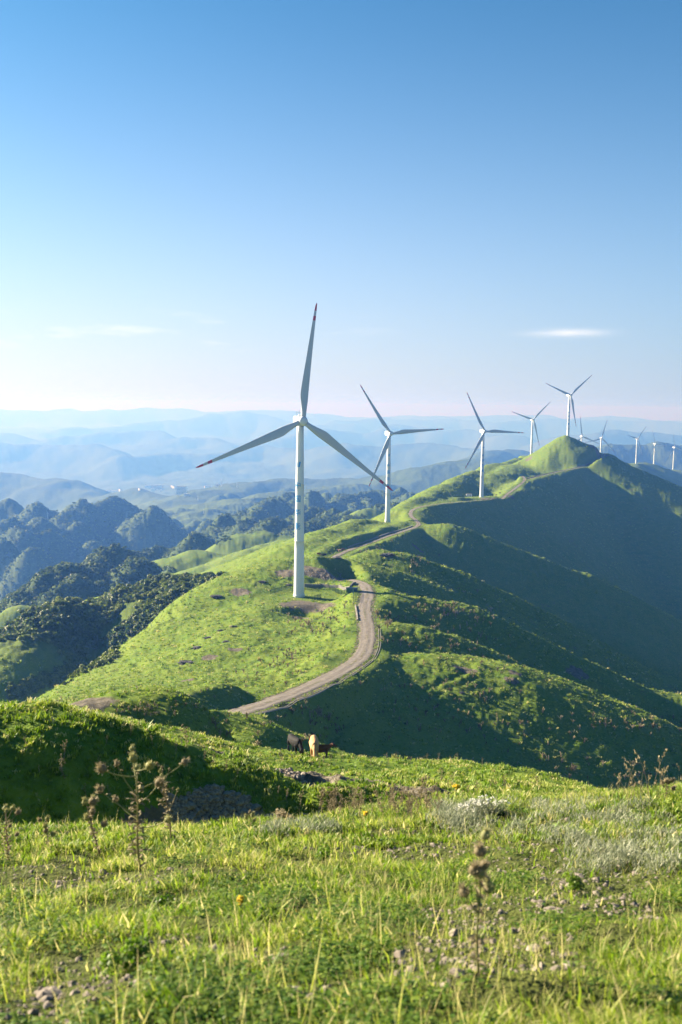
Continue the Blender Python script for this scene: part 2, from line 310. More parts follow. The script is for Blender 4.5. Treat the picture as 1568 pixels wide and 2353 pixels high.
# cattle terracettes: little steps that follow the contours
tz = Z[:row_n] + 2.0 * fbm(xs, ys, 30, 2, 21)
Zn += sstep(90, 200, rs) * grass_n * .22 * np.sin(tz * 2 * np.pi / 1.6) * np.clip(.5 + fbm(xs, ys, 40, 2, 22), 0, 1)
Z[:row_n] += Zn
# wooded slopes: crowns packed side by side
fm = sstep(.3, .75, F + .25 * fbm(GX, GY, 60, 3, 31) * (GR < 3500)) * sstep(420, 560, GR)
wsc = 6.5
FOR = np.maximum(fm, sstep(2600, 4300, GR) * (.9 + .35 * fbm(GX, GY, 420, 3, 35)))
FOR = np.clip(FOR, 0, 1)
i0, i1 = int(np.searchsorted(RAD, 420)), int(np.searchsorted(RAD, 6000))
sx, sy = GX[i0:i1], GY[i0:i1]
crown = np.maximum(0, 1 - 1.15 * worley(sx + 2 * noise(sx, sy, 9, 2), sy + 2 * noise(sx, sy, 9, 3), wsc)) * 3.6
crown += np.maximum(0, 1 - 1.1 * worley(sx, sy, 17, 5)) * 4.5
Z[i0:i1] += fm[i0:i1] * (crown + 2 * fbm(sx, sy, 60, 2, 33))
# gullies and knolls of the far country
z_far = sstep(2000, 9000, GR)
rid = 1 - np.abs(fbm(GX, GY, 2300, 4, 61)) * 2
Z += sstep(8000, 12000, GR) * 16 * fbm(GX, GY, 950, 3, 66)
Z += z_far * (30 * rid - 15) * (1 - .8 * sstep(9000, 22000, GR))
Z[i0:] += (sstep(1500, 4000, GR) * 14 * fbm(GX, GY, 230, 4, 71))[i0:]

# ---------------------------------------------------------------- roads cut into the land
def catmull(pts, n=8):
    p = np.vstack([2 * pts[0] - pts[1], pts, 2 * pts[-1] - pts[-2]]); out = []
    for i in range(1, len(p) - 2):
        for t in np.linspace(0, 1, n, endpoint=False):
            out.append(p[i] + .5 * t * (p[i+1] - p[i-1] + t * (2*p[i-1] - 5*p[i] + 4*p[i+1] - p[i+2] + t * (3*(p[i] - p[i+1]) + p[i+2] - p[i-1]))))
    out.append(pts[-1]); return np.array(out)
ROADS = {
 'near': (catmull(P((470,1660,160),(500,1650,169),(560,1632,185),(640,1606,203),(720,1573,225),(790,1538,250),(836,1500,276),(845,1450,308),(838,1400,345),(845,1365,378),(838,1345,400),(815,1334,428),(780,1330,455))), 2.75, 8),
 'far': (catmull(P((738,1303,505),(752,1289,525),(800,1265,580),(850,1247,640),(900,1229,705),(950,1213,752),(962,1205,772),(956,1195,792),(945,1185,815),(948,1172,850),(975,1163,900),(1010,1158,950),(1060,1153,1000),(1100,1150,1035),(1150,1147,1062),(1165,1136,1095),(1190,1118,1150),(1206,1103,1195),(1201,1094,1222))), 1.95, 9),
 'branch': (catmull(P((1206,1103,1195),(1230,1097,1225),(1290,1083,1300),(1340,1073,1360),(1370,1064,1400),(1385,1052,1430),(1388,1042,1465))), 1.7, 9),
}
def poly_dist(x, y, pts):
    best = np.full(x.shape, 1e9); zb = np.zeros(x.shape)
    for a, b in zip(pts[:-1], pts[1:]):
        e = b - a; L2 = e[0] ** 2 + e[1] ** 2 + 1e-9
        t = np.clip(((x - a[0]) * e[0] + (y - a[1]) * e[1]) / L2, 0, 1)
        d = np.hypot(x - a[0] - t * e[0], y - a[1] - t * e[1])
        m = d < best; best = np.where(m, d, best); zb = np.where(m, a[2] + t * e[2], zb)
    return best, zb
def around(pts, pad):
    m = (GX > pts[:, 0].min() - pad) & (GX < pts[:, 0].max() + pad) & (GY > pts[:, 1].min() - pad) & (GY < pts[:, 1].max() + pad)
    return np.nonzero(m)
for nm, (pts, hw, bl) in ROADS.items():
    for c in range(0, len(pts) - 1, 12):
        seg = pts[c:c + 13]; I = around(seg, hw + bl)
        if len(I[0]) == 0: continue
        d, zr = poly_dist(GX[I], GY[I], seg)
        k = 1 - sstep(hw + .4, hw + bl, d)
        Z[I] = Z[I] * (1 - k) + (zr - .14) * k
        SOIL[I] = np.maximum(SOIL[I], .8 * (1 - sstep(hw, hw + 1.6, d)))
SPOTS = [(1245,1240,900,9),(1262,1238,905,7),(1285,1240,905,5),(1000,1290,620,5),(960,1250,700,5),(1500,1280,1000,12),(1320,1560,360,4),(1330,1545,362,4),(1180,1690,275,2.5),(1170,1720,268,2.5),(548,1688,127,2.2),(565,1697,124,2.2),(585,1710,119,2.4),(605,1722,114,2.6),(628,1736,109,2.8),(650,1750,104,2.6),(672,1762,100,2.2),(720,1330,432,7),(745,1332,432,8),(770,1334,432,8),(795,1338,430,7),(700,1325,438,6),(690,1392,383,6),(715,1398,380,6),(740,1402,378,6),(665,1398,380,5),(690,1424,368,4),(700,1428,366,4),(712,1436,364,4),
 (555,1387,400,5),(548,1382,402,4),(660,1330,430,6),(1075,1592,272,3),(1060,1590,273,3),(120,1640,104,7),(60,1640,104,6),(200,1645,99,3),(1215,1070,1420,7),(1222,1062,1460,8),(1380,1060,1440,20),(1170,1140,1085,8),(1118,1147,1050,8),
 (540,1500,300,3),(480,1520,292,3),(430,1590,250,2)]
for u, v, d, r0 in SPOTS:
    p = at(u, v, d); I = around(p[None], r0 * 2)
    SOIL[I] = np.maximum(SOIL[I], .85 * (1 - sstep(r0 * .55, r0 * 1.3, np.hypot(GX[I] - p[0], GY[I] - p[1]) + .25 * r0 * noise(GX[I], GY[I], r0 * .5, 3))))
# gravel face of the little pit
_pit = P((480,1766,30),(605,1801,30),(690,1856,29))[:, :3]
I = around(_pit, 9)
d, zr = poly_dist(GX[I], GY[I], _pit)
SOIL[I] = np.maximum(SOIL[I], 1.2 * (1 - sstep(4.5, 7, d)) * (Z[I] < zr - .25))
Z[I] += .16 * fbm(GX[I], GY[I], .7, 3, 77) * (SOIL[I] > .6)
# level pads under the turbines
PADS = [(690,1371,396,13,9),(895,1202,795,8,10),(1109,1143,1062,12,12),(1215,1048,1750,15,30),(1306,1006,1462,3,8)]
for u, v, d, r0, bl in PADS:
    p = at(u, v, d); I = around(p[None], r0 + bl)
    k = 1 - sstep(r0, r0 + bl, np.hypot(GX[I] - p[0], GY[I] - p[1]))
    Z[I] = Z[I] * (1 - k) + p[2] * k

def H(x, y):
    """height of the finished ground at (x, y)"""
    x = np.atleast_1d(np.asarray(x, float)); y = np.atleast_1d(np.asarray(y, float))
    lr = np.log(np.maximum(np.hypot(x, y), .26)); a = np.arctan2(x, y)
    i = np.clip(np.searchsorted(LR, lr) - 1, 0, NR - 2); j = np.clip(np.searchsorted(ANG, a) - 1, 0, NA - 2)
    t = np.clip((lr - LR[i]) / (LR[i + 1] - LR[i]), 0, 1); s = np.clip((a - ANG[j]) / (ANG[j + 1] - ANG[j]), 0, 1)
    return (Z[i, j] * (1 - t) + Z[i + 1, j] * t) * (1 - s) + (Z[i, j + 1] * (1 - t) + Z[i + 1, j + 1] * t) * s
def Hp(x, y): return float(H(x, y)[0])

# ---------------------------------------------------------------- mesh and material helpers
def mesh_np(name, verts, quads, mat=None, parent=None, smooth=True, attrs=None, tris=None):
    me = bpy.data.meshes.new(name)
    verts = np.asarray(verts, np.float32)
    nq = 0 if quads is None else len(quads); nt = 0 if tris is None else len(tris)
    loops = np.concatenate([np.asarray(quads, np.int32).ravel() if nq else np.zeros(0, np.int32), np.asarray(tris, np.int32).ravel() if nt else np.zeros(0, np.int32)])
    me.vertices.add(len(verts)); me.vertices.foreach_set('co', verts.ravel())
    me.loops.add(len(loops)); me.loops.foreach_set('vertex_index', loops)
    me.polygons.add(nq + nt)
    me.polygons.foreach_set('loop_start', np.concatenate([np.arange(nq) * 4, nq * 4 + np.arange(nt) * 3]).astype(np.int32))
    me.polygons.foreach_set('loop_total', np.concatenate([np.full(nq, 4), np.full(nt, 3)]).astype(np.int32))
    me.polygons.foreach_set('use_smooth', np.full(nq + nt, smooth))
    for k, v in (attrs or {}).items():
        a = me.attributes.new(k, 'FLOAT', 'POINT'); a.data.foreach_set('value', np.asarray(v, np.float32).ravel())
    me.update(calc_edges=True)
    o = bpy.data.objects.new(name, me); COL.objects.link(o)
    if mat: me.materials.append(mat)
    if parent: o.parent = parent
    return o
def tag(o, label=None, cat=None, group=None, kind=None):
    if label: o['label'] = label
    if cat: o['category'] = cat
    if group: o['group'] = group
    if kind: o['kind'] = kind
    return o
class NT:
    def __init__(self, name, rough=.9, spec=.2):
        self.m = bpy.data.materials.new(name); self.m.use_nodes = True
        self.t = self.m.node_tree; self.b = self.t.nodes['Principled BSDF']
        self.b.inputs['Roughness'].default_value = rough; self.b.inputs['Specular IOR Level'].default_value = spec
    def n(self, typ, **kw):
        o = self.t.nodes.new(typ)
        for k, v in kw.items(): setattr(o, k, v)
        return o
    def l(self, a, b): self.t.links.new(a, b)
    def pos(self): return self.n('ShaderNodeNewGeometry').outputs['Position']
    def noise(self, scale, detail=4, rough=.6, vec=None, dist=0):
        o = self.n('ShaderNodeTexNoise'); o.inputs['Scale'].default_value = scale; o.inputs['Detail'].default_value = detail
        o.inputs['Roughness'].default_value = rough; o.inputs['Distortion'].default_value = dist
        self.l(vec if vec is not None else self.pos(), o.inputs['Vector']); return o.outputs['Fac']
    def ramp(self, fac, stops):
        o = self.n('ShaderNodeValToRGB'); e = o.color_ramp.elements
        while len(e) < len(stops): e.new(.5)
        for q, (p, c) in zip(e, stops): q.position = p; q.color = (*c, 1)
        self.l(fac, o.inputs[0]); return o.outputs[0]
    def mix(self, fac, a, b, mode='MIX'):
        o = self.n('ShaderNodeMix', data_type='RGBA', blend_type=mode)
        for s, v in ((o.inputs['Factor'], fac), (o.inputs['A'], a), (o.inputs['B'], b)):
            if isinstance(v, (int, float)): s.default_value = v
            elif isinstance(v, tuple): s.default_value = (*v, 1)
            else: self.l(v, s)
        return o.outputs['Result']
    def attr(self, name):
        o = self.n('ShaderNodeAttribute', attribute_name=name); return o.outputs['Fac']
    def math(self, op, a, b=0.0, clamp=False):
        o = self.n('ShaderNodeMath', operation=op, use_clamp=clamp)
        for s, v in ((o.inputs[0], a), (o.inputs[1], b)):
            if isinstance(v, (int, float)): s.default_value = v
            else: self.l(v, s)
        return o.outputs[0]
    def bump(self, h, strength=.5, dist=.1):
        o = self.n('ShaderNodeBump'); o.inputs['Strength'].default_value = strength; o.inputs['Distance'].default_value = dist
        self.l(h, o.inputs['Height']); self.l(o.outputs[0], self.b.inputs['Normal']); return o
    def col(self, c):
        if isinstance(c, tuple): self.b.inputs['Base Color'].default_value = (*c, 1)
        else: self.l(c, self.b.inputs['Base Color'])
        return self

# ground: grass, worn grass, bare soil, woodland
g = NT('grassland', .95, .08)
big = g.noise(.018, 5, .6); mid = g.noise(.16, 6, .65); fine = g.noise(1.7, 5, .75); patch = g.noise(.05, 6, .7)
gcol = g.ramp(fine, [(.25, (.029, .075, .009)), (.5, (.082, .152, .016)), (.75, (.142, .21, .026))])
gcol2 = g.ramp(fine, [(.25, (.056, .090, .012)), (.5, (.130, .174, .024)), (.78, (.205, .23, .042))])
gmix = g.mix(g.ramp(mid, [(.38, (0, 0, 0)), (.66, (1, 1, 1))]), gcol, gcol2)
gmix = g.mix(g.math('MULTIPLY', g.ramp(big, [(.35, (0, 0, 0)), (.7, (1, 1, 1))]), .45), gmix, gcol2)
soilc = g.ramp(g.noise(.9, 6, .75), [(.3, (.050, .045, .033)), (.5, (.115, .102, .078)), (.72, (.21, .188, .15))])
scar = g.ramp(patch, [(.66, (0, 0, 0)), (.74, (1, 1, 1))])
trail = g.math('ABSOLUTE', g.math('SUBTRACT', g.noise(.021, 3, .55, None, 1.2), .5))      # cattle trails and little slips
trail = g.math('MULTIPLY', g.ramp(trail, [(.004, (1, 1, 1)), (.016, (0, 0, 0))]), g.ramp(g.noise(.034, 3, .6), [(.5, (0, 0, 0)), (.6, (1, 1, 1))]))
s_f = g.math('ADD', g.math('ADD', g.attr('soil'), g.math('MULTIPLY', trail, .5)), g.math('MULTIPLY', scar, .25))
s_f = g.math('ADD', s_f, g.math('MULTIPLY', g.math('SUBTRACT', fine, .5), .9), )
s_f = g.ramp(s_f, [(.42, (0, 0, 0)), (.62, (1, 1, 1))])
forc = g.ramp(g.noise(.12, 5, .7), [(.3, (.018, .036, .011)), (.5, (.040, .068, .018)), (.72, (.08, .112, .03))])
thatch = g.ramp(g.noise(9, 5, .7), [(.3, (.022, .024, .008)), (.6, (.062, .068, .02)), (.8, (.12, .10, .05))])
gmix = g.mix(g.attr('sward'), gmix, thatch)
c = g.mix(s_f, gmix, soilc); c = g.mix(g.attr('wood'), c, forc)
g.col(c); g.bump(fine, .6, .35)

idx = np.arange(NR * NA).reshape(NR, NA)
def sheet(name, r0, r1):
    q = np.stack([idx[r0:r1, :-1], idx[r0:r1, 1:], idx[r0 + 1:r1 + 1, 1:], idx[r0 + 1:r1 + 1, :-1]], -1).reshape(-1, 4)[:, ::-1]
    base = r0 * NA; sl = slice(r0, r1 + 1)
    v = np.stack([GX[sl], GY[sl], Z[sl]], -1).reshape(-1, 3)
    return tag(mesh_np(name, v, q - base, g.m, attrs={'soil': SOIL[sl], 'wood': FOR[sl], 'sward': (1 - sstep(11, 22, GR[sl])) * .85}), kind='structure')
ground = sheet('ground', 0, int(np.searchsorted(RAD, 1900)))
hills = sheet('hills', int(np.searchsorted(RAD, 1900)), NR - 1)

# ---------------------------------------------------------------- haze
hz = NT('haze_air'); hz.t.nodes.remove(hz.b)
pv = hz.n('ShaderNodeVolumePrincipled'); pv.inputs['Color'].default_value = (.066, .172, .52, 1); pv.inputs['Density'].default_value = 2.0e-4
pv.inputs['Anisotropy'].default_value = .25; pv.inputs['Absorption Color'].default_value = (.77, .47, .03, 1)
hz.l(pv.outputs[0], hz.t.nodes['Material Output'].inputs['Volume'])
zmin = float(Z.min()) - 1
hv = np.array([(x, y, z) for z in (zmin, 66.0) for (x, y) in ((-44000, -200), (44000, -200), (44000, 43000), (-44000, 43000))])
haze = mesh_np('haze', hv, [(0, 3, 2, 1), (4, 5, 6, 7), (0, 1, 5, 4), (1, 2, 6, 5), (2, 3, 7, 6), (3, 0, 4, 7)], hz.m, smooth=False)
tag(haze, kind='stuff')

# ---------------------------------------------------------------- wind turbines
def simple(name, c, rough=.5, spec=.3, var=.0, scale=3.0):
    m = NT(name, rough, spec)
    if var: m.col(m.mix(m.noise(scale, 4, .6), tuple(x * (1 - var) for x in c), tuple(min(1, x * (1 + var)) for x in c)))
    else: m.col(c)
    return m.m
M_white = simple('white_tower_paint', (.60, .635, .67), .42, .4, .035, .6)
M_blade = simple('grey_white_blade_gelcoat', (.42, .46, .50), .38, .4, .03, .5)
M_red = simple('red_tip_band', (.42, .03, .06), .45, .4)
M_blue = simple('blue_lettering', (.0, .26, .62), .5, .3)
M_pale = simple('pale_blue_stripes', (.25, .52, .80), .5, .3)
M_dark = simple('dark_grey_metal', (.10, .11, .12), .5, .4)
HUB_H = 70.0
def tower_r(z): return 2.13 - .73 * z / 68.0
def ring_stack(rings, cap0=True, cap1=True):
    """rings: list of equally long lists of points -> verts, quads, tris"""
    n = len(rings[0]); v = [p for r_ in rings for p in r_]; q = []; t = []
    for i in range(len(rings) - 1):
        for k in range(n): q.append((i * n + k, i * n + (k + 1) % n, (i + 1) * n + (k + 1) % n, (i + 1) * n + k))
    if cap0:
        v.append(tuple(np.mean(rings[0], axis=0))); c = len(v) - 1; t += [((k + 1) % n, k, c) for k in range(n)]
    if cap1:
        v.append(tuple(np.mean(rings[-1], axis=0))); c = len(v) - 1; b = (len(rings) - 1) * n; t += [(b + k, b + (k + 1) % n, c) for k in range(n)]
    return v, q, t
def circ(r, z, n=40, axis='z', c=(0, 0)):
    a = np.linspace(0, 2 * np.pi, n, endpoint=False)
    if axis == 'z': return [(c[0] + r * math.cos(t), c[1] + r * math.sin(t), z) for t in a]
    return [(c[0] + r * math.cos(t), z, c[1] + r * math.sin(t)) for t in a][::-1]
def lathe(name, prof, mat, parent=None, axis='z', n=40, c=(0, 0)):
    v, q, t = ring_stack([circ(r, z, n, axis, c) for r, z in prof])
    return mesh_np(name, v, q, mat, parent, True, tris=t)
def make_blade():
    L0, L1 = 1.5, 46.5; rings = []; n = 20
    st = np.concatenate([np.linspace(0, .1, 6), np.linspace(.13, .9, 26), np.array((.925, .9265, .95, .975, .99, .998))])
    bands = (.845, .885, .93)
    st = np.sort(np.concatenate([st, np.array(bands)]))
    for s_ in st:
        rr = L0 + (L1 - L0) * s_
        chord = np.interp(s_, (0, .04, .10, .16, .20, .30, .5, .75, .93, .98, 1), (2.05, 2.05, 2.65, 3.45, 3.6, 3.2, 2.35, 1.5, .92, .62, .15))
        thick = np.interp(s_, (0, .04, .12, .2, .4, 1), (2.05, 2.0, 1.35, .95, .5, .05)); rd = np.interp(s_, (0, .04, .2), (1, 1, 0))
        tw = R(np.interp(s_, (0, .2, .5, 1), (16, 14, 6, 1)))
        ring = []
        for k in range(n):
            a = 2 * np.pi * k / n
            cx = math.cos(a); cy = math.sin(a)
            # leading edge at +x, thick forward part, thin tail
            x = chord * (.5 * cx) * rd + (1 - rd) * chord * (.32 - (.5 - .5 * cx))
            prof = cy * (rd + (1 - rd) * (.18 + .82 * max(0, .5 + .5 * cx) ** .6))
            y = .5 * thick * prof
            bend = -1.6 * s_ ** 2
            ring.append((x * math.cos(tw) - y * math.sin(tw), x * math.sin(tw) + y * math.cos(tw) + bend, rr))
        rings.append(ring[::-1])
    v, q, t = ring_stack(rings)
    o = mesh_np('blade', v, q, M_blade, None, True, tris=t)
    o.data.materials.append(M_red)
    mi = np.zeros(len(o.data.polygons), np.int32)
    for p in o.data.polygons:
        s_ = (p.center.z - L0) / (L1 - L0)
        if bands[0] < s_ < bands[1] or s_ > bands[2]: mi[p.index] = 1
    o.data.polygons.foreach_set('material_index', mi)
    return o
def box_np(x0, x1, y0, y1, z0, z1, bevel=.0):
    bm = bmesh.new(); bmesh.ops.create_cube(bm, size=1)
    for v in bm.verts: v.co = ((x0 + x1) / 2 + v.co.x * (x1 - x0), (y0 + y1) / 2 + v.co.y * (y1 - y0), (z0 + z1) / 2 + v.co.z * (z1 - z0))
    if bevel: bmesh.ops.bevel(bm, geom=bm.edges[:], offset=bevel, segments=3, affect='EDGES')
    return bm
def bm_obj(name, bm, mat, parent=None, smooth=False):
    me = bpy.data.meshes.new(name); bm.to_mesh(me); bm.free(); me.materials.append(mat)
    if smooth:
        me.polygons.foreach_set('use_smooth', np.ones(len(me.polygons), bool))
    o = bpy.data.objects.new(name, me); COL.objects.link(o)
    if parent: o.parent = parent
    return o
def bm_join(dst, src):
    me = bpy.data.meshes.new('tmp'); src.to_mesh(me); src.free(); dst.from_mesh(me); bpy.data.meshes.remove(me)
def tube_bm(bm, pts, r0, r1=None, n=6):
    r1 = r0 if r1 is None else r1; pts = [Vector(p) for p in pts]; prev = None
    for i, p in enumerate(pts):
        d = (pts[min(i + 1, len(pts) - 1)] - pts[max(i - 1, 0)]).normalized()
        e = d.cross(Vector((0, 0, 1)) if abs(d.z) < .9 else Vector((1, 0, 0))).normalized(); f = d.cross(e)
        r = r0 + (r1 - r0) * i / (len(pts) - 1)
        cur = [bm.verts.new(p + (e * math.cos(2 * math.pi * k / n) + f * math.sin(2 * math.pi * k / n)) * r) for k in range(n)]
        if prev:
            for k in range(n): bm.faces.new((prev[k], prev[(k + 1) % n], cur[(k + 1) % n], cur[k]))
        else: bm.faces.new(cur)
        prev = cur
    bm.faces.new(prev[::-1])
def wrap_on_tower(bm, zc, lift=.02):
    for s_ in np.arange(-1.6, 1.61, .16):
        bmesh.ops.bisect_plane(bm, geom=bm.verts[:] + bm.edges[:] + bm.faces[:], plane_co=(s_, 0, 0), plane_no=(1, 0, 0))
    for v in bm.verts:
        z = zc + v.co.y; r = tower_r(z) + lift; a = v.co.x / r
        v.co = (r * math.sin(a), -r * math.cos(a), z)
def make_lettering(tower):
    out = []
    for ch, drop in zip('\u4e2d\u56fd\u534e\u80fd', (25.4, 30.9, 36.3, 41.8)):
        cu = bpy.data.curves.new('glyph', 'FONT'); cu.body = ch; cu.size = 2.9; cu.align_x = 'CENTER'; cu.align_y = 'CENTER'; cu.offset = .055; cu.resolution_u = 3
        ob = bpy.data.objects.new('glyph', cu); COL.objects.link(ob); bpy.context.view_layer.update()
        me = bpy.data.meshes.new_from_object(ob.evaluated_get(bpy.context.evaluated_depsgraph_get()))
        bpy.data.objects.remove(ob); bpy.data.curves.remove(cu)
        b = bmesh.new(); b.from_mesh(me); bpy.data.meshes.remove(me)
        xs_ = [v.co.x for v in b.verts]; ys_ = [v.co.y for v in b.verts]
        cx, cy = (min(xs_) + max(xs_)) / 2, (min(ys_) + max(ys_)) / 2
        for v in b.verts: v.co.x = (v.co.x - cx) * .95; v.co.y -= cy; v.co.z = 0
        wrap_on_tower(b, HUB_H - drop); out.append(bm_obj('lettering_character', b, M_blue, tower))
    return out
def make_emblem():
    b = bmesh.new(); w = bmesh.new(); h = 1.05
    def quad(bm, *p): bm.faces.new([bm.verts.new((x, y, 0)) for x, y in p])
    quad(b, (.05, -h), (.75, -h), (1.15, h), (.42, h))
    for x0, y0, y1, wd in ((-1.1, -.2, h, .28), (-.78, -.7, .75, .13), (-.52, -h, .45, .13), (-.26, -h, .1, .12)):
        sl = .19
        quad(w, (x0 + sl * y0, y0), (x0 + wd + sl * y0, y0), (x0 + wd + sl * y1, y1), (x0 + sl * y1, y1))
    wrap_on_tower(b, HUB_H - 17.2); wrap_on_tower(w, HUB_H - 17.2)
    return b, w
def make_turbine():
    root = bpy.data.objects.new('wind_turbine', None); COL.objects.link(root)
    zs = [0, .25, .26, 1.0] + list(np.linspace(3, 68, 30))
    prof = [(2.35, -3), (2.35, .05), (2.35, .22), (tower_r(.23), .23)] + [(tower_r(z), z) for z in np.linspace(.4, 22, 8)] + [(tower_r(22) + .035, 22.02), (tower_r(22) + .035, 22.14), (tower_r(22.2), 22.16)] + \
           [(tower_r(z), z) for z in np.linspace(22.3, 45, 8)] + [(tower_r(45) + .035, 45.02), (tower_r(45) + .035, 45.14), (tower_r(45.2), 45.16)] + [(tower_r(z), z) for z in np.linspace(45.3, 68, 8)]
    tower = lathe('tower', prof, M_white, root)
    bm = box_np(-.5, .5, -2.2, -2.02, .6, 2.7, .05); bm_obj('door', bm, M_dark, tower).rotation_euler.z = R(100)
    lettering = make_lettering(tower)
    e, w_ = make_emblem(); emblem = bm_obj('emblem', e, M_blue, tower); stripes = bm_obj('emblem_stripes', w_, M_pale, tower)
    head = bpy.data.objects.new('nacelle', None)
    bm = bmesh.new()
    secs = ((-1.6, 1.55, -1.75, 1.75), (-1.2, 1.7, -1.9, 1.85), (2.0, 1.75, -1.9, 1.9), (4.6, 1.65, -1.6, 1.85), (5.2, 1.45, -1.3, 1.65))
    prev = None
    for y, hw, z0, z1 in secs:
        ringp = []
        for k in range(24):
            a = 2 * math.pi * k / 24; ca_, sa_ = math.cos(a), math.sin(a)
            ex = .32
            ringp.append(bm.verts.new((hw * math.copysign(abs(ca_) ** ex, ca_), y, (z0 + z1) / 2 + (z1 - z0) / 2 * math.copysign(abs(sa_) ** ex, sa_))))
        if prev:
            for k in range(24): bm.faces.new((prev[k], prev[(k + 1) % 24], ringp[(k + 1) % 24], ringp[k]))
        else: bm.faces.new(ringp)
        prev = ringp
    bm.faces.new(prev[::-1]); bmesh.ops.recalc_face_normals(bm, faces=bm.faces)
    for f_ in bm.faces: f_.smooth = len(f_.verts) == 4
    nac = bm_obj('nacelle', bm, M_white, root); nac.location = (0, 0, HUB_H)
    bm = box_np(-.55, .55, .2, 1.4, 1.85, 2.45, .12); bm_obj('roof_hatch', bm, M_white, nac)
    bm = bmesh.new()
    tube_bm(bm, ((-.9, 2.2, 1.8), (-.9, 2.2, 3.6)), .05); tube_bm(bm, ((.1, 2.2, 1.8), (.1, 2.2, 4.2)), .05); tube_bm(bm, ((-1.1, 2.2, 3.4), (1.0, 2.2, 3.4)), .05)
    tube_bm(bm, ((.8, 2.2, 1.8), (.8, 2.2, 3.4)), .04)
    bm_obj('wind_mast', bm, M_dark, nac)
    o = lathe('warning_lamp', [(.02, 3.0), (.16, 3.05), (.16, 3.45), (.02, 3.5)], M_red, nac, n=10); o.location = (1.1, 2.2, -.1)
    hub = lathe('hub', [(1.62, 2.05), (1.85, 1.2), (1.93, .2), (1.86, -.7), (1.6, -1.35), (1.25, -1.62), (1.2, -1.66), (.55, -1.7), (.5, -1.73), (.05, -1.73)][::-1], M_white, root, axis='y')
    hub.location = (0, -3.6, HUB_H); hub.rotation_euler = (R(-4), 0, 0)
    return root, hub, lettering, emblem, stripes
turb, hub0, let0, emb0, str0 = make_turbine()
blade0 = make_blade()
def collar(b):
    o = lathe('root_collar', [(1.05, 1.25), (1.16, 1.3), (1.16, 1.5), (1.05, 1.55)], M_white, b, n=28); return o
collar0 = collar(blade0)
def copy_tree(o, parent=None):
    c = o.copy(); COL.objects.link(c); c.parent = parent
    for ch in o.children: copy_tree(ch, c)
    return c
GROUP_T = 'wind turbines along the grassy ridge'
# hub in the photograph (u, v), depth, rotor phase (clockwise from upright), yaw, lettering angle (None = bare tower), label
TURB = [
 (690.5,967,396,7.2,18,-29,'largest white wind turbine, standing on the knoll above the gravel road'),
 (894.5,996,800,-34.5,20,-6,'second largest wind turbine, behind the small round mound where the road bends'),
 (1111,991,1065,-28,20,16,'lettered wind turbine on the level pad beside the small white cabin'),
 (1224,964,1760,47,20,None,'bare-towered wind turbine rising behind the saddle left of the pointed hilltop'),
 (1309,908,1466,50.5,22,-4,'highest wind turbine, standing on the very top of the pointed hilltop'),
 (1337,1003,2260,-8,14,None,'distant turbine just right of the pointed hilltop with one blade straight up'),
 (1382,1007,2430,16,10,None,'distant turbine behind the right shoulder of the peak, its lower blades spread wide'),
 (1464.5,1008,2720,43,32,-5,'small far wind turbine leftmost of the three on the dark ridge'),
 (1505,1020,3150,-22,35,None,'small far wind turbine in the middle of the three on the dark ridge'),
 (1549.5,1028,3250,-13,35,None,'far wind turbine at the right edge, last of the three on the dark ridge'),
]
TB = []
for i, (u, v, d, ph, yaw, la, lab) in enumerate(TURB):
    if i == 0: t = turb
    else:
        t = turb.copy(); COL.objects.link(t)
        for ch in [c for c in turb.children if not c.name.startswith('hub')]: copy_tree(ch, t)
    h = hub0 if i == 0 else hub0.copy()
    if i: COL.objects.link(h); h.parent = t
    p = at(u, v, d); t.location = (p[0], p[1], p[2] - HUB_H)
    yw = R(yaw) ; t.rotation_euler = (0, 0, yw)
    for k in range(3):
        b = blade0 if (i == 0 and k == 0) else blade0.copy()
        c = collar0 if (i == 0 and k == 0) else collar0.copy()
        if (i, k) != (0, 0): COL.objects.link(b); COL.objects.link(c)
        b.parent = h; c.parent = b; b.rotation_euler = (0, R(ph + 120 * k), 0)
    tag(t, lab, 'wind turbine', GROUP_T); TB.append(t)
    tw = [c for c in t.children if c.name.startswith('tower')][0]
    for c in list(tw.children):
        if c.name.startswith(('lettering', 'emblem')):
            if la is None: bpy.data.objects.remove(c)
            else: c.rotation_euler.z = R(la) - yw - math.atan2(p[0], p[1])

# ---------------------------------------------------------------- finding the ground behind a spot of the picture
_T = np.exp(np.linspace(math.log(1.2), math.log(9000), 2600))
def hit(u, v):
    """where the line of sight through (u, v) first meets the ground"""
    q = at(u, v, 1.0); x, y, z = q[0] * _T, _T, q[2] * _T
    b = np.nonzero(H(x, y) >= z)[0]
    if len(b) == 0: return None
    i = max(b[0], 1); lo, hi = _T[i - 1], _T[i]
    for _ in range(12):
        m = (lo + hi) / 2
        if Hp(q[0] * m, m) >= q[2] * m: hi = m
        else: lo = m
    return np.array((q[0] * hi, hi, Hp(q[0] * hi, hi)))

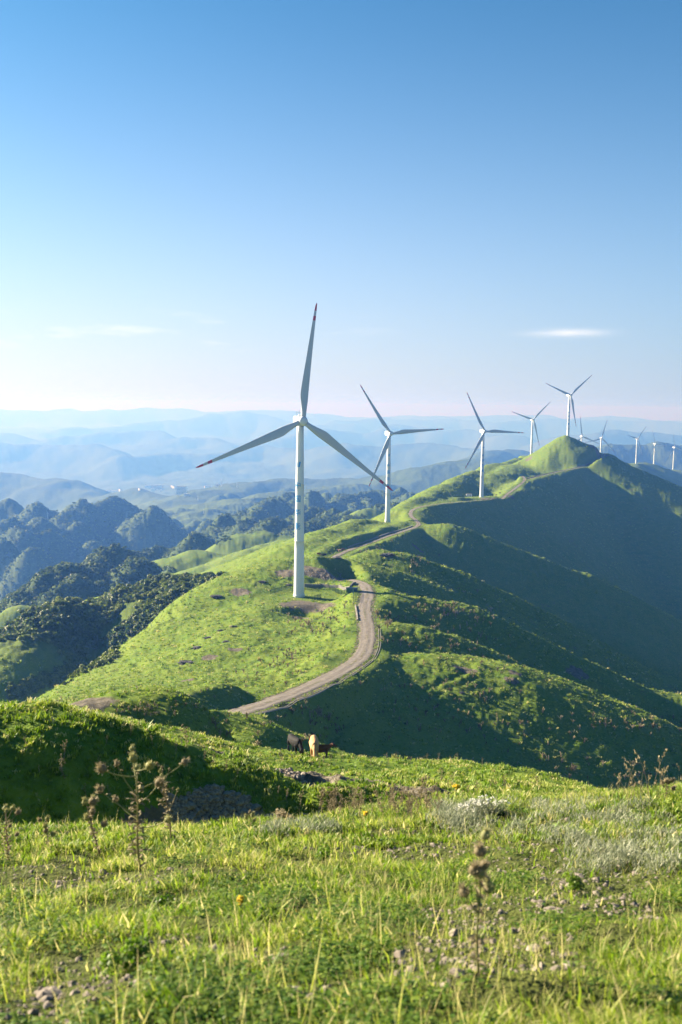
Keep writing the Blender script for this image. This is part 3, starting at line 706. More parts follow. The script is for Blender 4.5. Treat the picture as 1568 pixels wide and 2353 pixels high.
# ---------------------------------------------------------------- roads
def road_mat():
    m = NT('gravel_road', .95, .1)
    a = m.attr('across'); n1 = m.noise(.7, 6, .75); n2 = m.noise(6, 4, .7); n3 = m.noise(.12, 4, .6)
    ww = m.n('ShaderNodeMapping'); 
    base = m.ramp(n1, [(.25, (.115, .100, .084)), (.5, (.185, .163, .138)), (.75, (.265, .236, .205))])
    rut = m.math('ABSOLUTE', m.math('SUBTRACT', m.math('ABSOLUTE', m.math('ADD', a, m.math('MULTIPLY', m.math('SUBTRACT', n3, .5), .5))), .42))
    cx = m.n('ShaderNodeCombineXYZ'); m.l(m.math('MULTIPLY', a, 3.2), cx.inputs[0]); m.l(m.math('MULTIPLY', m.attr('along'), .09), cx.inputs[1])
    base = m.mix(m.math('MULTIPLY', m.ramp(m.noise(1.0, 6, .7, cx.outputs[0]), [(.38, (1, 1, 1)), (.52, (0, 0, 0))]), .6), base, (.105, .10, .088))
    base = m.mix(m.math('MULTIPLY', m.ramp(rut, [(.05, (1, 1, 1)), (.2, (0, 0, 0))]), .3), base, (.27, .255, .235))
    edge = m.math('ADD', m.math('ABSOLUTE', a), m.math('MULTIPLY', m.math('SUBTRACT', n1, .5), 1.5))
    grassy = m.ramp(n2, [(.3, (.045, .065, .008)), (.7, (.10, .115, .02))])
    mid = m.math('MULTIPLY', m.ramp(m.math('ADD', m.math('ABSOLUTE', a), m.math('MULTIPLY', m.math('SUBTRACT', n1, .5), .5)), [(.02, (1, 1, 1)), (.17, (0, 0, 0))]), m.ramp(n3, [(.45, (0, 0, 0)), (.6, (1, 1, 1))]))
    c = m.mix(m.math('MULTIPLY', mid, .6), base, grassy)
    c = m.mix(m.ramp(edge, [(.86, (0, 0, 0)), (1.02, (1, 1, 1))]), c, grassy)
    m.col(c); m.bump(m.math('ADD', n1, n2), .7, .12); return m.m
M_road = road_mat()
for nm, (pts, hw, bl) in ROADS.items():
    seg = np.linalg.norm(np.diff(pts[:, :2], axis=0), axis=1); L = np.concatenate([[0], np.cumsum(seg)])
    ss = np.arange(0, L[-1], 1.0); c = np.stack([np.interp(ss, L, pts[:, k]) for k in range(3)], 1)
    t = np.gradient(c[:, :2], axis=0); t /= np.linalg.norm(t, axis=1)[:, None] + 1e-9; nrm = np.stack([t[:, 1], -t[:, 0]], 1)
    ac = np.linspace(-1, 1, 11); w = hw * (1 + .2 * noise(ss, 0 * ss, 9, 2) + .13 * noise(ss, 0 * ss, 2.3, 4))
    V = np.zeros((len(ss), 11, 3)); V[..., :2] = c[:, None, :2] + nrm[:, None] * (ac[None, :, None] * w[:, None, None])
    rutp = -.07 * np.exp(-((np.abs(ac) - .42) / .13) ** 2)
    V[..., 2] = c[:, None, 2] + .05 + rutp[None] - .22 * np.abs(ac)[None] ** 6 + .03 * noise(V[..., 0], V[..., 1], 1.1, 6)
    n_ = len(ss); ix = np.arange(n_ * 11).reshape(n_, 11)
    q = np.stack([ix[:-1, :-1], ix[:-1, 1:], ix[1:, 1:], ix[1:, :-1]], -1).reshape(-1, 4)
    o = mesh_np({'near': 'gravel_road', 'far': 'gravel_road', 'branch': 'dirt_road'}[nm], V.reshape(-1, 3), q, M_road, attrs={'across': np.broadcast_to(ac, (n_, 11)), 'along': np.broadcast_to(ss[:, None], (n_, 11))})
    tag(o, kind='structure')

# ---------------------------------------------------------------- plants
def leaf_mat(name, stops, trans=.35, rough=.6):
    m = NT(name, rough, .25); t = m.attr('tone')
    nz = m.noise(9, 3, .6)
    f = m.math('ADD', t, m.math('MULTIPLY', m.math('SUBTRACT', nz, .5), .25))
    c = m.ramp(f, stops); m.col(c)
    tr = m.n('ShaderNodeBsdfTranslucent'); hs = m.n('ShaderNodeHueSaturation'); hs.inputs['Value'].default_value = 1.25; hs.inputs['Saturation'].default_value = 1.1
    m.l(c, hs.inputs['Color']); m.l(hs.outputs[0], tr.inputs['Color'])
    mx = m.n('ShaderNodeMixShader'); mx.inputs[0].default_value = trans
    m.l(m.b.outputs[0], mx.inputs[1]); m.l(tr.outputs[0], mx.inputs[2]); m.l(mx.outputs[0], m.t.nodes['Material Output'].inputs[0])
    return m.m
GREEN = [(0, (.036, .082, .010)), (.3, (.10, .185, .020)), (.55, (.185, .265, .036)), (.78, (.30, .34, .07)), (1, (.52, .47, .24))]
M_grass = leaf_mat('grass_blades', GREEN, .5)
M_meadow = leaf_mat('meadow_tufts', GREEN, .3)
M_weed = leaf_mat('broad_leaves', [(0, (.025, .066, .007)), (.5, (.085, .165, .02)), (1, (.22, .30, .05))], .45, .45)
M_silver = leaf_mat('silver_leaves', [(0, (.10, .125, .07)), (.5, (.22, .25, .16)), (1, (.42, .43, .32))], .25)
M_bush = leaf_mat('bush_leaves', [(0, (.028, .052, .011)), (.5, (.08, .12, .023)), (1, (.18, .215, .045))], .3)
M_dry = leaf_mat('dry_stalks', [(0, (.085, .072, .04)), (.5, (.225, .19, .11)), (1, (.43, .375, .25))], .25, .8)
M_stem = leaf_mat('thistle_stem', [(0, (.11, .12, .04)), (.5, (.22, .23, .09)), (1, (.36, .35, .17))], .25, .7)
M_yellow = simple('yellow_petals', (.62, .42, .01), .6, .2)
M_offwhite = simple('white_petals', (.62, .62, .55), .7, .2)

def scatter(name, tv, tq, tt, pos, yaw, scale, mat, tone_i=None, lean=None, kind='stuff', wid=None):
    """many copies of a small template (verts, quads, tone) in one mesh that nobody could count"""
    n, k = len(pos), len(tv); c, s_ = np.cos(yaw), np.sin(yaw)
    sc = np.asarray(scale)[:, None] * np.ones((1, k)); wd = sc if wid is None else np.asarray(wid)[:, None] * np.ones((1, k))
    X = tv[None, :, 0] * wd; Y = tv[None, :, 1] * wd; Zz = tv[None, :, 2] * sc
    if lean is not None: X = X + lean[:, None, 0] * 0; 
    wx = X * c[:, None] - Y * s_[:, None]; wy = X * s_[:, None] + Y * c[:, None]
    if lean is not None: wx = wx + lean[:, :1] * Zz; wy = wy + lean[:, 1:2] * Zz
    V = np.stack([wx + pos[:, :1], wy + pos[:, 1:2], Zz + pos[:, 2:3]], -1).reshape(-1, 3)
    Q = (tq[None] + (np.arange(n) * k)[:, None, None]).reshape(-1, tq.shape[1])
    tone = (tt[None] + (0 if tone_i is None else tone_i[:, None]) * np.ones((1, k))).ravel()
    if tq.shape[1] == 4: return V, Q, np.clip(tone, 0, 1)
    return V, Q, np.clip(tone, 0, 1)
def build(name, parts, mat, kind='stuff', parent=None):
    V = []; Q = []; T = []; b = 0
    for v, q, t in parts: V.append(v); Q.append(q + b); T.append(t); b += len(v)
    o = mesh_np(name, np.concatenate(V), np.concatenate(Q), mat, parent, True, attrs={'tone': np.concatenate(T)})
    if kind: tag(o, kind=kind)
    return o
def blade_tpl(bend, w=.05, seg=3, tip=.12):
    """one bent grass blade of unit length growing up and over along +x"""
    v = []; t = []
    for i in range(seg + 1):
        f = i / seg; a = bend * f; x = (1 - math.cos(a)) / max(bend, .01); z = math.sin(a) / max(bend, .01)
        h = w * (1 - f) ** .6 * (1 - tip) + w * tip * .5
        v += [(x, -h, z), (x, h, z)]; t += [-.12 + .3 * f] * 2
    q = [(2 * i, 2 * i + 1, 2 * i + 3, 2 * i + 2) for i in range(seg)]
    return np.array(v), np.array(q), np.array(t)
def leaf_tpl(bend=.9, w=.2, fold=.06, stalk=.15):
    v = []; t = []
    for f, ww in ((0, .02), (stalk, .03), (.35, .75), (.6, 1), (.82, .7), (1, .05)):
        a = bend * f; x = math.sin(a) / bend; z = (1 - math.cos(a)) / bend
        v += [(x, -w * ww, -z + .35 * f + fold * ww), (x, 0, -z + .35 * f), (x, w * ww, -z + .35 * f + fold * ww)]; t += [.1 * f, .1 * f + .1, .1 * f]
    q = []
    for i in range(5):
        for k in range(2): q.append((3 * i + k, 3 * i + k + 1, 3 * i + k + 4, 3 * i + k + 3))
    return np.array(v), np.array(q), np.array(t)
def polar_pts(n, r0, r1, power=1.0, half=20.5):
    a = R(1) * RNG.uniform(-half, half, n); f = RNG.random(n)
    r = np.exp(np.log(r0) + f * (np.log(r1) - np.log(r0))) if power == 1 else (r0 ** .5 + f * (r1 ** .5 - r0 ** .5)) ** 2
    x, y = r * np.sin(a), r * np.cos(a); return np.stack([x, y, H(x, y)], 1), r
def soil_at(p): 
    i = np.clip(np.searchsorted(LR, np.log(np.maximum(np.hypot(p[:, 0], p[:, 1]), .26))) - 1, 0, NR - 2); j = np.clip(np.searchsorted(ANG, np.arctan2(p[:, 0], p[:, 1])) - 1, 0, NA - 2)
    return SOIL[i, j]
# bare stony strips in the near grass
def bare(x, y):
    b = sstep(.25, .55, fbm(x, y, 2.6, 3, 90) - .05)
    for (u, v, rx, ry) in ((470,2190,.55,.3),(1030,1950,1.6,.55),(1180,1900,2.0,.5),(760,1925,1.2,.35),(1340,1885,1.2,.35)):
        p = _bare[(u, v)]; b = np.maximum(b, 1 - sstep(.5, 1.15, np.hypot((x - p[0]) / rx, (y - p[1]) / ry) + .25 * noise(x, y, .4, 91)))
    return b
_bare = {k: hit(*k) for k in ((470,2190),(1030,1950),(1180,1900),(760,1925),(1340,1885))}

# foreground grass
parts = []
pos, r = polar_pts(760000, 2.6, 15, 2, 22)
keep = RNG.random(len(r)) > bare(pos[:, 0], pos[:, 1]) * .93
clump = fbm(pos[:, 0], pos[:, 1], .55, 3, 80); patch_n = fbm(pos[:, 0], pos[:, 1], 2.2, 2, 81)
keep &= RNG.random(len(r)) < np.clip(.7 + .9 * clump, .12, 1)
pos, r, clump, patch_n = pos[keep], r[keep], clump[keep], patch_n[keep]
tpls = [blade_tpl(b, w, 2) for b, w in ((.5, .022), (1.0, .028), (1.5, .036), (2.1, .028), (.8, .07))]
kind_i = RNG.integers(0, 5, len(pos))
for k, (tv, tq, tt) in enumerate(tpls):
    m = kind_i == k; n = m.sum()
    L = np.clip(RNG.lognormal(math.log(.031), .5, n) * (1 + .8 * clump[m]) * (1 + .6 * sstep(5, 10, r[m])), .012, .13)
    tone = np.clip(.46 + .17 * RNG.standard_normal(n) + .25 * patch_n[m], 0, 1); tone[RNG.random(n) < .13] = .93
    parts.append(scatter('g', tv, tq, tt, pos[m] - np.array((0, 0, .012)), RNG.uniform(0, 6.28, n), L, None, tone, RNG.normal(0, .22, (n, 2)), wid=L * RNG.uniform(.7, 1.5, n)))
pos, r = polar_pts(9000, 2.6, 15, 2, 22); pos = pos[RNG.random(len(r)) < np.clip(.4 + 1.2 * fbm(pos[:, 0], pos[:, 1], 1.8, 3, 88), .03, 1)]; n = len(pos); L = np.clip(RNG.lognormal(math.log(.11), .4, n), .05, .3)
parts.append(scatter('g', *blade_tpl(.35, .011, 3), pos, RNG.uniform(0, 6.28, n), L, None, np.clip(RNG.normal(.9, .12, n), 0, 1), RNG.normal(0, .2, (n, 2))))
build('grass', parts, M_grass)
# broad-leaved weeds low in the grass
parts = []; tv, tq, tt = leaf_tpl(.9, .24); tv2, tq2, tt2 = leaf_tpl(1.3, .13)
pos, r = polar_pts(11000, 2.6, 14, 2, 22)
w_n = fbm(pos[:, 0], pos[:, 1], 1.3, 3, 85)
pos = pos[(RNG.random(len(r)) < np.clip(.35 + 1.1 * w_n, .03, 1)) & (bare(pos[:, 0], pos[:, 1]) < .6)]
for v_, q_, t_ in ((tv, tq, tt), (tv2, tq2, tt2)):
    for rep_ in range(9):
        n = len(pos); off = RNG.normal(0, .035, (n, 3)); off[:, 2] = np.abs(off[:, 2]) * .9
        parts.append(scatter('w', v_, q_, t_, pos + off, RNG.uniform(0, 6.28, n), RNG.uniform(.02, .06, n), None, np.clip(RNG.normal(.5, .24, n), 0, 1), RNG.normal(0, .3, (n, 2))))
build('low_weeds', parts, M_weed)
# silver-leaved herbs on the right of the near slope
parts = []
tv, tq, tt = blade_tpl(.7, .06); 
cs = []
for u0, u1, v0, v1, n in ((1000,1568,1850,1935,60),(1290,1568,1930,2010,34),(600,760,1890,1925,14),(1000,1110,1862,1895,26)):
    for _ in range(n):
        p = hit(RNG.uniform(u0, u1), RNG.uniform(v0, v1))
        if p is not None and p[1] < 20: cs.append(p)
cs = np.array(cs)
for _ in range(95):
    n = len(cs); off = RNG.normal(0, .075, (n, 3)); off[:, 2] = RNG.uniform(0, .13, n) * np.exp(-(off[:, 0] ** 2 + off[:, 1] ** 2) / .012)
    parts.append(scatter('s', tv, tq, tt, cs + off, RNG.uniform(0, 6.28, n), RNG.uniform(.03, .075, n), None, np.clip(RNG.normal(.5, .22, n), 0, 1), RNG.normal(0, .45, (n, 2)), wid=RNG.uniform(.05, .09, n)))
build('silver_herbs', parts, M_silver)
# turf of the slope and the hills further off: tufts that get larger and sparser
def tuft_tpl(nb, w, rr):
    V = []; Q = []; T = []
    for k in range(nb):
        a = rr.uniform(0, 6.28); l = rr.uniform(.5, 1); sp = rr.uniform(.15, .55); b = rr.uniform(0, .22); ox, oy = rr.normal(0, .3, 2)
        d = np.array((math.cos(a), math.sin(a))); pr = np.array((-d[1], d[0])) * w
        base = np.array((ox, oy)); mid_ = base + d * sp * .35; tp = base + d * sp
        i0 = len(V)
        for q_, z, f in ((base - pr, -.08, 1), (base + pr, -.08, 1), (mid_ - pr * .8, l * .6, 1), (mid_ + pr * .8, l * .6, 1), (tp - pr * .15, l, 1), (tp + pr * .15, l, 1)): V.append((q_[0], q_[1], z))
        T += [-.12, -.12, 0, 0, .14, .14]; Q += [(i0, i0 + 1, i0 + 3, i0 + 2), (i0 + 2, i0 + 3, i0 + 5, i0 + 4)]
    return np.array(V), np.array(Q), np.array(T)
rr = np.random.default_rng(12); tufts = [tuft_tpl(9, .11, rr) for _ in range(5)]
def F_at(p):
    i = np.clip(np.searchsorted(LR, np.log(np.hypot(p[:, 0], p[:, 1]))) - 1, 0, NR - 2); j = np.clip(np.searchsorted(ANG, np.arctan2(p[:, 0], p[:, 1])) - 1, 0, NA - 2)
    return F[i, j]
def meadow(n, r0, r1, name, sz, half=20.5):
    pos, r = polar_pts(n, r0, r1, 1, half)
    dn = fbm(pos[:, 0], pos[:, 1], 5, 3, 83) + .4 * fbm(pos[:, 0], pos[:, 1], 26, 2, 84)
    ok = ((r < 480) | ((pos[:, 0] > -.12 * r) & (F_at(pos) < .3))) & (soil_at(pos) < .45 + .3 * RNG.random(len(r))) & (RNG.random(len(r)) < np.clip(.62 + .8 * dn, .12, 1))
    pos, r, dn = pos[ok], r[ok], dn[ok]; parts = []; ki = RNG.integers(0, 5, len(r))
    for k, (tv, tq, tt) in enumerate(tufts):
        m = ki == k; n_ = m.sum(); S = sz(r[m]) * np.clip(RNG.lognormal(0, .4, n_), .4, 2.6)
        tone = np.clip(.48 + (.16 if r0 < 400 else .07) * RNG.standard_normal(n_) + .22 * dn[m], 0, 1); tone = tone if r0 > 400 else np.where(RNG.random(n_) < .06, .93, tone)
        parts.append(scatter('m', tv, tq, tt, pos[m], RNG.uniform(0, 6.28, n_), S, None, tone, RNG.normal(0, .12, (n_, 2)), wid=S * 1.25))
    return build(name, parts, M_meadow)
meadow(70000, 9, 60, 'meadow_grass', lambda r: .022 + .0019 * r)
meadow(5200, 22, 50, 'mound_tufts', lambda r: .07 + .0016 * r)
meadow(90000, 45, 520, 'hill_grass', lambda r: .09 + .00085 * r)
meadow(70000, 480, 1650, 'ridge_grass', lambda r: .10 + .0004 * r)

# ---------------------------------------------------------------- woods and bushes on the lower hills: crowns beyond counting
def crown_tpl(nl, rr, leaf=.3):
    """a bushy crown of unit radius: leaf clumps on uneven boughs"""
    V = []; Q = []; T = []
    bl = [(rr.normal(0, .36), rr.normal(0, .36), rr.uniform(.25, .95), rr.uniform(.34, .6)) for _ in range(7)]
    for k in range(nl):
        bx, by, bz, br = bl[k % 7]; d = rr.normal(0, 1, 3); d[2] = abs(d[2]) * .9 - .1; d /= np.linalg.norm(d)
        c = np.array((bx, by, bz)) + d * br * rr.uniform(.75, 1.05)
        n_ = d + rr.normal(0, .5, 3); n_ /= np.linalg.norm(n_); e = np.cross(n_, rr.normal(0, 1, 3)); e /= np.linalg.norm(e); f = np.cross(n_, e)
        s1, s2 = leaf * rr.uniform(.6, 1.2), leaf * rr.uniform(.6, 1.2); i0 = len(V)
        V += [c - e * s1 - f * s2 * .6, c + e * s1 * .7 - f * s2, c + e * s1 + f * s2 * .7, c - e * s1 * .6 + f * s2]
        t = rr.normal(0, .09); T += [t] * 4; Q.append((i0, i0 + 1, i0 + 2, i0 + 3))
    return np.array(V), np.array(Q), np.array(T)
rr = np.random.default_rng(5); crowns = [crown_tpl(90, rr, .27) for _ in range(4)]; crowns_s = [crown_tpl(34, rr, .36) for _ in range(4)]
def wood_at(p):
    i = np.clip(np.searchsorted(LR, np.log(np.hypot(p[:, 0], p[:, 1]))) - 1, 0, NR - 2); j = np.clip(np.searchsorted(ANG, np.arctan2(p[:, 0], p[:, 1])) - 1, 0, NA - 2)
    return FOR[i, j]
def woods(name, n, r0, r1, tpl, sz, x_max):
    pos, r = polar_pts(n, r0, r1, 1, 21); w = wood_at(pos)
    ok = (pos[:, 0] < x_max(r)) & (w + .25 * fbm(pos[:, 0], pos[:, 1], 30, 3, 95) > .42 + .3 * RNG.random(n))
    pos, r = pos[ok], r[ok]; ki = RNG.integers(0, 4, len(r)); parts = []
    for k in range(4):
        m = ki == k; n_ = m.sum(); S = sz(r[m]) * np.clip(RNG.lognormal(0, .5, n_), .4, 2.6)
        parts.append(scatter('b', *tpl[k], pos[m] - np.array((0, 0, .3)), RNG.uniform(0, 6.28, n_), S, None, np.clip(RNG.normal(.5, .12, n_) + .3 * noise(pos[m][:, 0], pos[m][:, 1], 45, 97), 0, 1), RNG.normal(0, .08, (n_, 2)), wid=S * RNG.uniform(.8, 1.25, n_)))
    build(name, parts, M_bush)
woods('hillside_bushes', 46000, 400, 760, crowns, lambda r: .85 + .0003 * r, lambda r: -.02 * r)
woods('hillside_woods', 120000, 700, 2700, crowns_s, lambda r: .8 + .0003 * r, lambda r: .14 * r - 40)
# bushes along the foot of the green flank
pos = []
for _ in range(900):
    t = RNG.random(); u = 20 + 250 * t; v = 1600 - 100 * t ** 1.1 + RNG.normal(0, 9) - 4
    p = hit(u, v)
    if p is not None and 220 < p[1] < 480: pos.append(p)
pos = np.array(pos); ki = RNG.integers(0, 4, len(pos)); parts = []
for k in range(4):
    m = ki == k; n_ = m.sum(); parts.append(scatter('b', *crowns[k], pos[m] - np.array((0, 0, .2)), RNG.uniform(0, 6.28, n_), RNG.uniform(.5, 1.5, n_), None, np.clip(RNG.normal(.55, .15, n_), 0, 1), RNG.normal(0, .1, (n_, 2))))
build('slope_scrub', parts, M_bush)

# ---------------------------------------------------------------- dry thistles and other standing plants (things)
def empty(name, p, label, cat, group=None, rz=0):
    o = bpy.data.objects.new(name, None); COL.objects.link(o); o.location = p; o.rotation_euler.z = rz
    return tag(o, label, cat, group)
def tube_np(pts, r0, r1, n=6):
    pts = np.array(pts, float); V = []; Q = []
    for i, p in enumerate(pts):
        d = pts[min(i + 1, len(pts) - 1)] - pts[max(i - 1, 0)]; d /= np.linalg.norm(d) + 1e-9
        e = np.cross(d, (0, 0, 1) if abs(d[2]) < .9 else (1, 0, 0)); e /= np.linalg.norm(e); f = np.cross(d, e)
        r = r0 + (r1 - r0) * i / (len(pts) - 1)
        for k in range(n): V.append(p + (e * math.cos(2 * math.pi * k / n) + f * math.sin(2 * math.pi * k / n)) * r)
    for i in range(len(pts) - 1):
        for k in range(n): Q.append((i * n + k, i * n + (k + 1) % n, (i + 1) * n + (k + 1) % n, (i + 1) * n + k))
    return np.array(V), np.array(Q), np.full(len(V), .5)
def spiky_leaf(rr, L):
    """a thin lobed, curling leaf along +x"""
    n = 7; V = []; Q = []; curl = rr.uniform(.8, 2.6)
    for i in range(n + 1):
        f = i / n; a = curl * f; x = math.sin(a) / curl * L; z = (.5 * f - (1 - math.cos(a)) / curl * .8) * L
        w = L * .13 * (1 - f) ** .5 * (1.25 if i % 2 else .4) + .002
        V += [(x, -w, z + w * .5), (x + .02 * L, 0, z), (x, w, z + w * .5)]
        if i:
            for k in range(2): b = 3 * (i - 1) + k; Q.append((b, b + 1, b + 4, b + 3))
    V = np.array(V); c, s_ = math.cos(q_ := rr.uniform(0, 6.28)), math.sin(q_); V = np.stack([V[:, 0] * c - V[:, 1] * s_, V[:, 0] * s_ + V[:, 1] * c, V[:, 2]], 1)
    return V, np.array(Q), np.full(len(V), np.clip(rr.normal(.5, .2), 0, 1))
def head_np(rr, r, c, d, brown):
    """a thistle head: round spiny cup and a tuft"""
    d = np.array(d) / np.linalg.norm(d); e = np.cross(d, (.3, .9, .1)); e /= np.linalg.norm(e); f = np.cross(d, e); V = []; Q = []; T = []
    for t, q in ((-1, .25), (-.6, .85), (0, 1.0), (.5, .72), (.8, .55)):
        for k in range(10): a = k * .628; V.append(np.array(c) + d * r * t + (e * math.cos(a) + f * math.sin(a)) * r * q); T.append(.55 - .2 * brown)
    for i in range(4):
        for k in range(10): Q.append((i * 10 + k, i * 10 + (k + 1) % 10, i * 10 + 10 + (k + 1) % 10, i * 10 + 10 + k))
    def spine(p, q, w, t):
        s_ = np.cross(q - p, rr.normal(0, 1, 3)); s_ = s_ / (np.linalg.norm(s_) + 1e-9) * w; i0 = len(V)
        V.extend([p - s_, p + s_, q + s_ * .15, q - s_ * .15]); T.extend([t] * 4); Q.append((i0, i0 + 1, i0 + 2, i0 + 3))
    for _ in range(46):
        a = rr.uniform(0, 6.28); t = rr.uniform(-.7, .5); o_ = e * math.cos(a) + f * math.sin(a); p = np.array(c) + d * r * t + o_ * r * .9
        spine(p, p + (o_ + d * .5) * r * rr.uniform(.35, .7), r * .07, .75)
    for _ in range(50):
        a = rr.uniform(0, 6.28); q = rr.uniform(0, .55); o_ = e * math.cos(a) + f * math.sin(a); p = np.array(c) + d * r * .7 + o_ * r * q
        spine(p, p + (d * 1.0 + o_ * rr.uniform(.1, .7)) * r * rr.uniform(.7, 1.15), r * .08, .9 - .3 * brown * rr.random())
    return np.array(V), np.array(Q), np.array(T)
def make_thistle(p, h, label, seed, nb=9, head=.035, leafy=60, group=None, lean=(0, 0), cat='thistle', dry=.5, name='thistle', spread=.22):
    rr = np.random.default_rng(seed); root = empty(name, p, label, cat, group)
    k = np.linspace(0, 1, 9); stem = np.stack([lean[0] * k ** 1.5 * h + .012 * h * np.sin(k * 7 + seed), lean[1] * k ** 1.5 * h + .012 * h * np.cos(k * 6), h * k * .93 - .03], 1)
    parts = [tube_np(stem, .0085 * (h + .2), .004 * (h + .2))]; ends = [(stem[-1], stem[-1] - stem[-2])]
    for i in range(nb):
        f = .42 + .5 * (i + rr.uniform(0, .6)) / nb; b = np.array([np.interp(f, k, stem[:, q]) for q in range(3)])
        a = rr.uniform(0, 6.28) if i > 1 else (i * math.pi + rr.normal(0, .3)); L = h * rr.uniform(.16, .40) * (1.15 - .5 * f); o_ = np.array((math.cos(a), math.sin(a), 0))
        sp = spread * rr.uniform(.6, 1.8); tt = np.linspace(0, 1, 6)
        br = b + o_[None] * (sp * 1.2 * L / .3 * (tt - .25 * tt ** 2))[:, None] * .9 + np.array((0, 0, 1))[None] * (L * tt ** 1.15)[:, None] * rr.uniform(.5, 1)
        parts.append(tube_np(br, .0048 * (h + .2), .0026 * (h + .2), 5)); ends.append((br[-1], br[-1] - br[-2]))
    build('stem', parts, M_stem if dry < .8 else M_dry, None, root)
    lv = []
    for _ in range(leafy):
        f = rr.uniform(.04, .82); b = np.array([np.interp(f, k, stem[:, q]) for q in range(3)]); V, Q, T = spiky_leaf(rr, h * rr.uniform(.07, .16)); lv.append((V + b, Q, T))
    for e_, d_ in ends:
        for _ in range(max(2, leafy // 30)):
            V, Q, T = spiky_leaf(rr, h * rr.uniform(.03, .065)); lv.append((V + e_ - d_ * rr.uniform(.2, 1.2), Q, T))
    build('leaves', lv, M_dry, None, root)
    for e_, d_ in ends:
        hr = head * rr.uniform(.55, .98); br = rr.random() < .7
        build('flower_head', [head_np(rr, hr, e_, d_ + rr.normal(0, .25, 3) * np.linalg.norm(d_), br)], M_dry if br else M_stem, None, root)
    return root
def px(p, h_px): return h_px / FP * p[1]
b = hit(322, 2003); make_thistle(b, px(b, 312), 'tallest spear thistle with spiny brown heads, in the grass in front of the shaded mound', 3, 10, px(b, 12), 46, lean=(-.04, .0), spread=.34)
b = hit(228, 1965); make_thistle(b, px(b, 150), 'shorter dried thistle with two bent heads, left of the tallest thistle', 8, 5, px(b, 10), 60, lean=(-.22, 0), dry=.9)
b = hit(1098, 2238); make_thistle(b, px(b, 352), 'blurred pale thistle close to the camera on the right of the meadow', 21, 7, px(b, 17), 30, lean=(-.01, 0), spread=.13, dry=.3)
b = hit(392, 1930); make_thistle(b, px(b, 200), 'slim dry brown weed stalk just right of the tallest thistle', 31, 12, px(b, 4), 50, lean=(-.1, 0), dry=.95, name='dry_weed', cat='weed', spread=.12)
b = hit(110, 1955); make_thistle(b, px(b, 95), 'small brown thistle in the grass near the left edge', 37, 5, px(b, 6), 40, dry=.9)
b = hit(575, 1912); make_thistle(b, px(b, 60), 'little thistle with pale heads beside the dark gravel pit', 41, 4, px(b, 6), 26, dry=.9)
b = hit(18, 1985); make_thistle(b, px(b, 150), 'brown dried thistle cut by the left edge of the picture', 43, 6, px(b, 8), 70, dry=.95)
# a run of dead thistles across the shelf, copies of three
def make_stalk(seed, name='dry_stalk'):
    rr = np.random.default_rng(seed); root = bpy.data.objects.new(name, None); COL.objects.link(root)
    k = np.linspace(0, 1, 6); st = np.stack([.05 * np.sin(k * 4 + seed), .05 * np.cos(k * 3), k - .05], 1); parts = [tube_np(st, .013, .006, 4)]; lv = []; hd = []
    for i in range(7):
        f = rr.uniform(.35, .95); b = np.array([np.interp(f, k, st[:, q]) for q in range(3)]); a = rr.uniform(0, 6.28); L = rr.uniform(.1, .28); e_ = b + np.array((math.cos(a) * L * .7, math.sin(a) * L * .7, L))
        parts.append(tube_np([b, (b + e_) / 2 + (0, 0, -.02), e_], .008, .005, 4)); hd.append(head_np(rr, rr.uniform(.022, .038), e_, e_ - b, True))
    for _ in range(46):
        f = rr.uniform(.05, .95); b = np.array([np.interp(f, k, st[:, q]) for q in range(3)]); V, Q, T = spiky_leaf(rr, rr.uniform(.08, .2)); lv.append((V + b, Q, T))
    build('stem', parts, M_dry, None, root); build('foliage', lv + hd, M_dry, None, root)
    return root
protos = [make_stalk(50 + i) for i in range(4)]; used = set()
GROUP_D = 'dead thistle stalks on the near slopes'
def put_stalk(u, v, hpx, label, ymax=1e9, ymin=0):
    p = hit(u, v)
    if p is None or not ymin < p[1] < ymax: return
    i = int(RNG.integers(0, 4)); o = protos[i] if i not in used else copy_tree(protos[i]); used.add(i)
    h = px(p, hpx); o.location = p; o.scale = (h, h, h); o.rotation_euler = (RNG.normal(0, .07), RNG.normal(0, .07), RNG.uniform(0, 6.28)); tag(o, label, 'weed stalk', GROUP_D)
L_sh = 'dead brown weed stalk in the loose row along the sunlit shelf behind the near meadow'
L_mo = 'dead weed stalk standing on the grassy mound beside the dark gravel pit'
L_cr = 'dry thistle stalk on the sunlit rim above the shaded hollow'
for _ in range(60): put_stalk(RNG.uniform(735, 1010), RNG.uniform(1852, 1882), RNG.uniform(28, 66) * (1.2 if RNG.random() < .15 else 1), L_sh, 60)
for _ in range(14): put_stalk(RNG.uniform(1000, 1250), RNG.uniform(1800, 1850), RNG.uniform(18, 40), L_sh, 80)
for u, v, h in ((430,1722,58),(405,1735,36),(150,1745,46),(147,1790,60),(230,1765,30),(245,1715,28),(470,1750,28),(490,1760,26),(520,1772,30),(545,1785,24),(300,1690,34),(640,1832,26),(660,1840,34),(690,1860,42),(350,1712,24),(375,1718,28),(60,1720,30),(90,1780,26),(200,1835,34),(250,1830,30)): put_stalk(u, v, h, L_mo, 60)
for _ in range(44): put_stalk(RNG.uniform(600, 1130), 1748 + RNG.normal(4, 5), RNG.uniform(8, 24), L_cr, 130, 60)
for i in range(4):
    if i not in used: put_stalk(900, 1865, 40, L_sh)
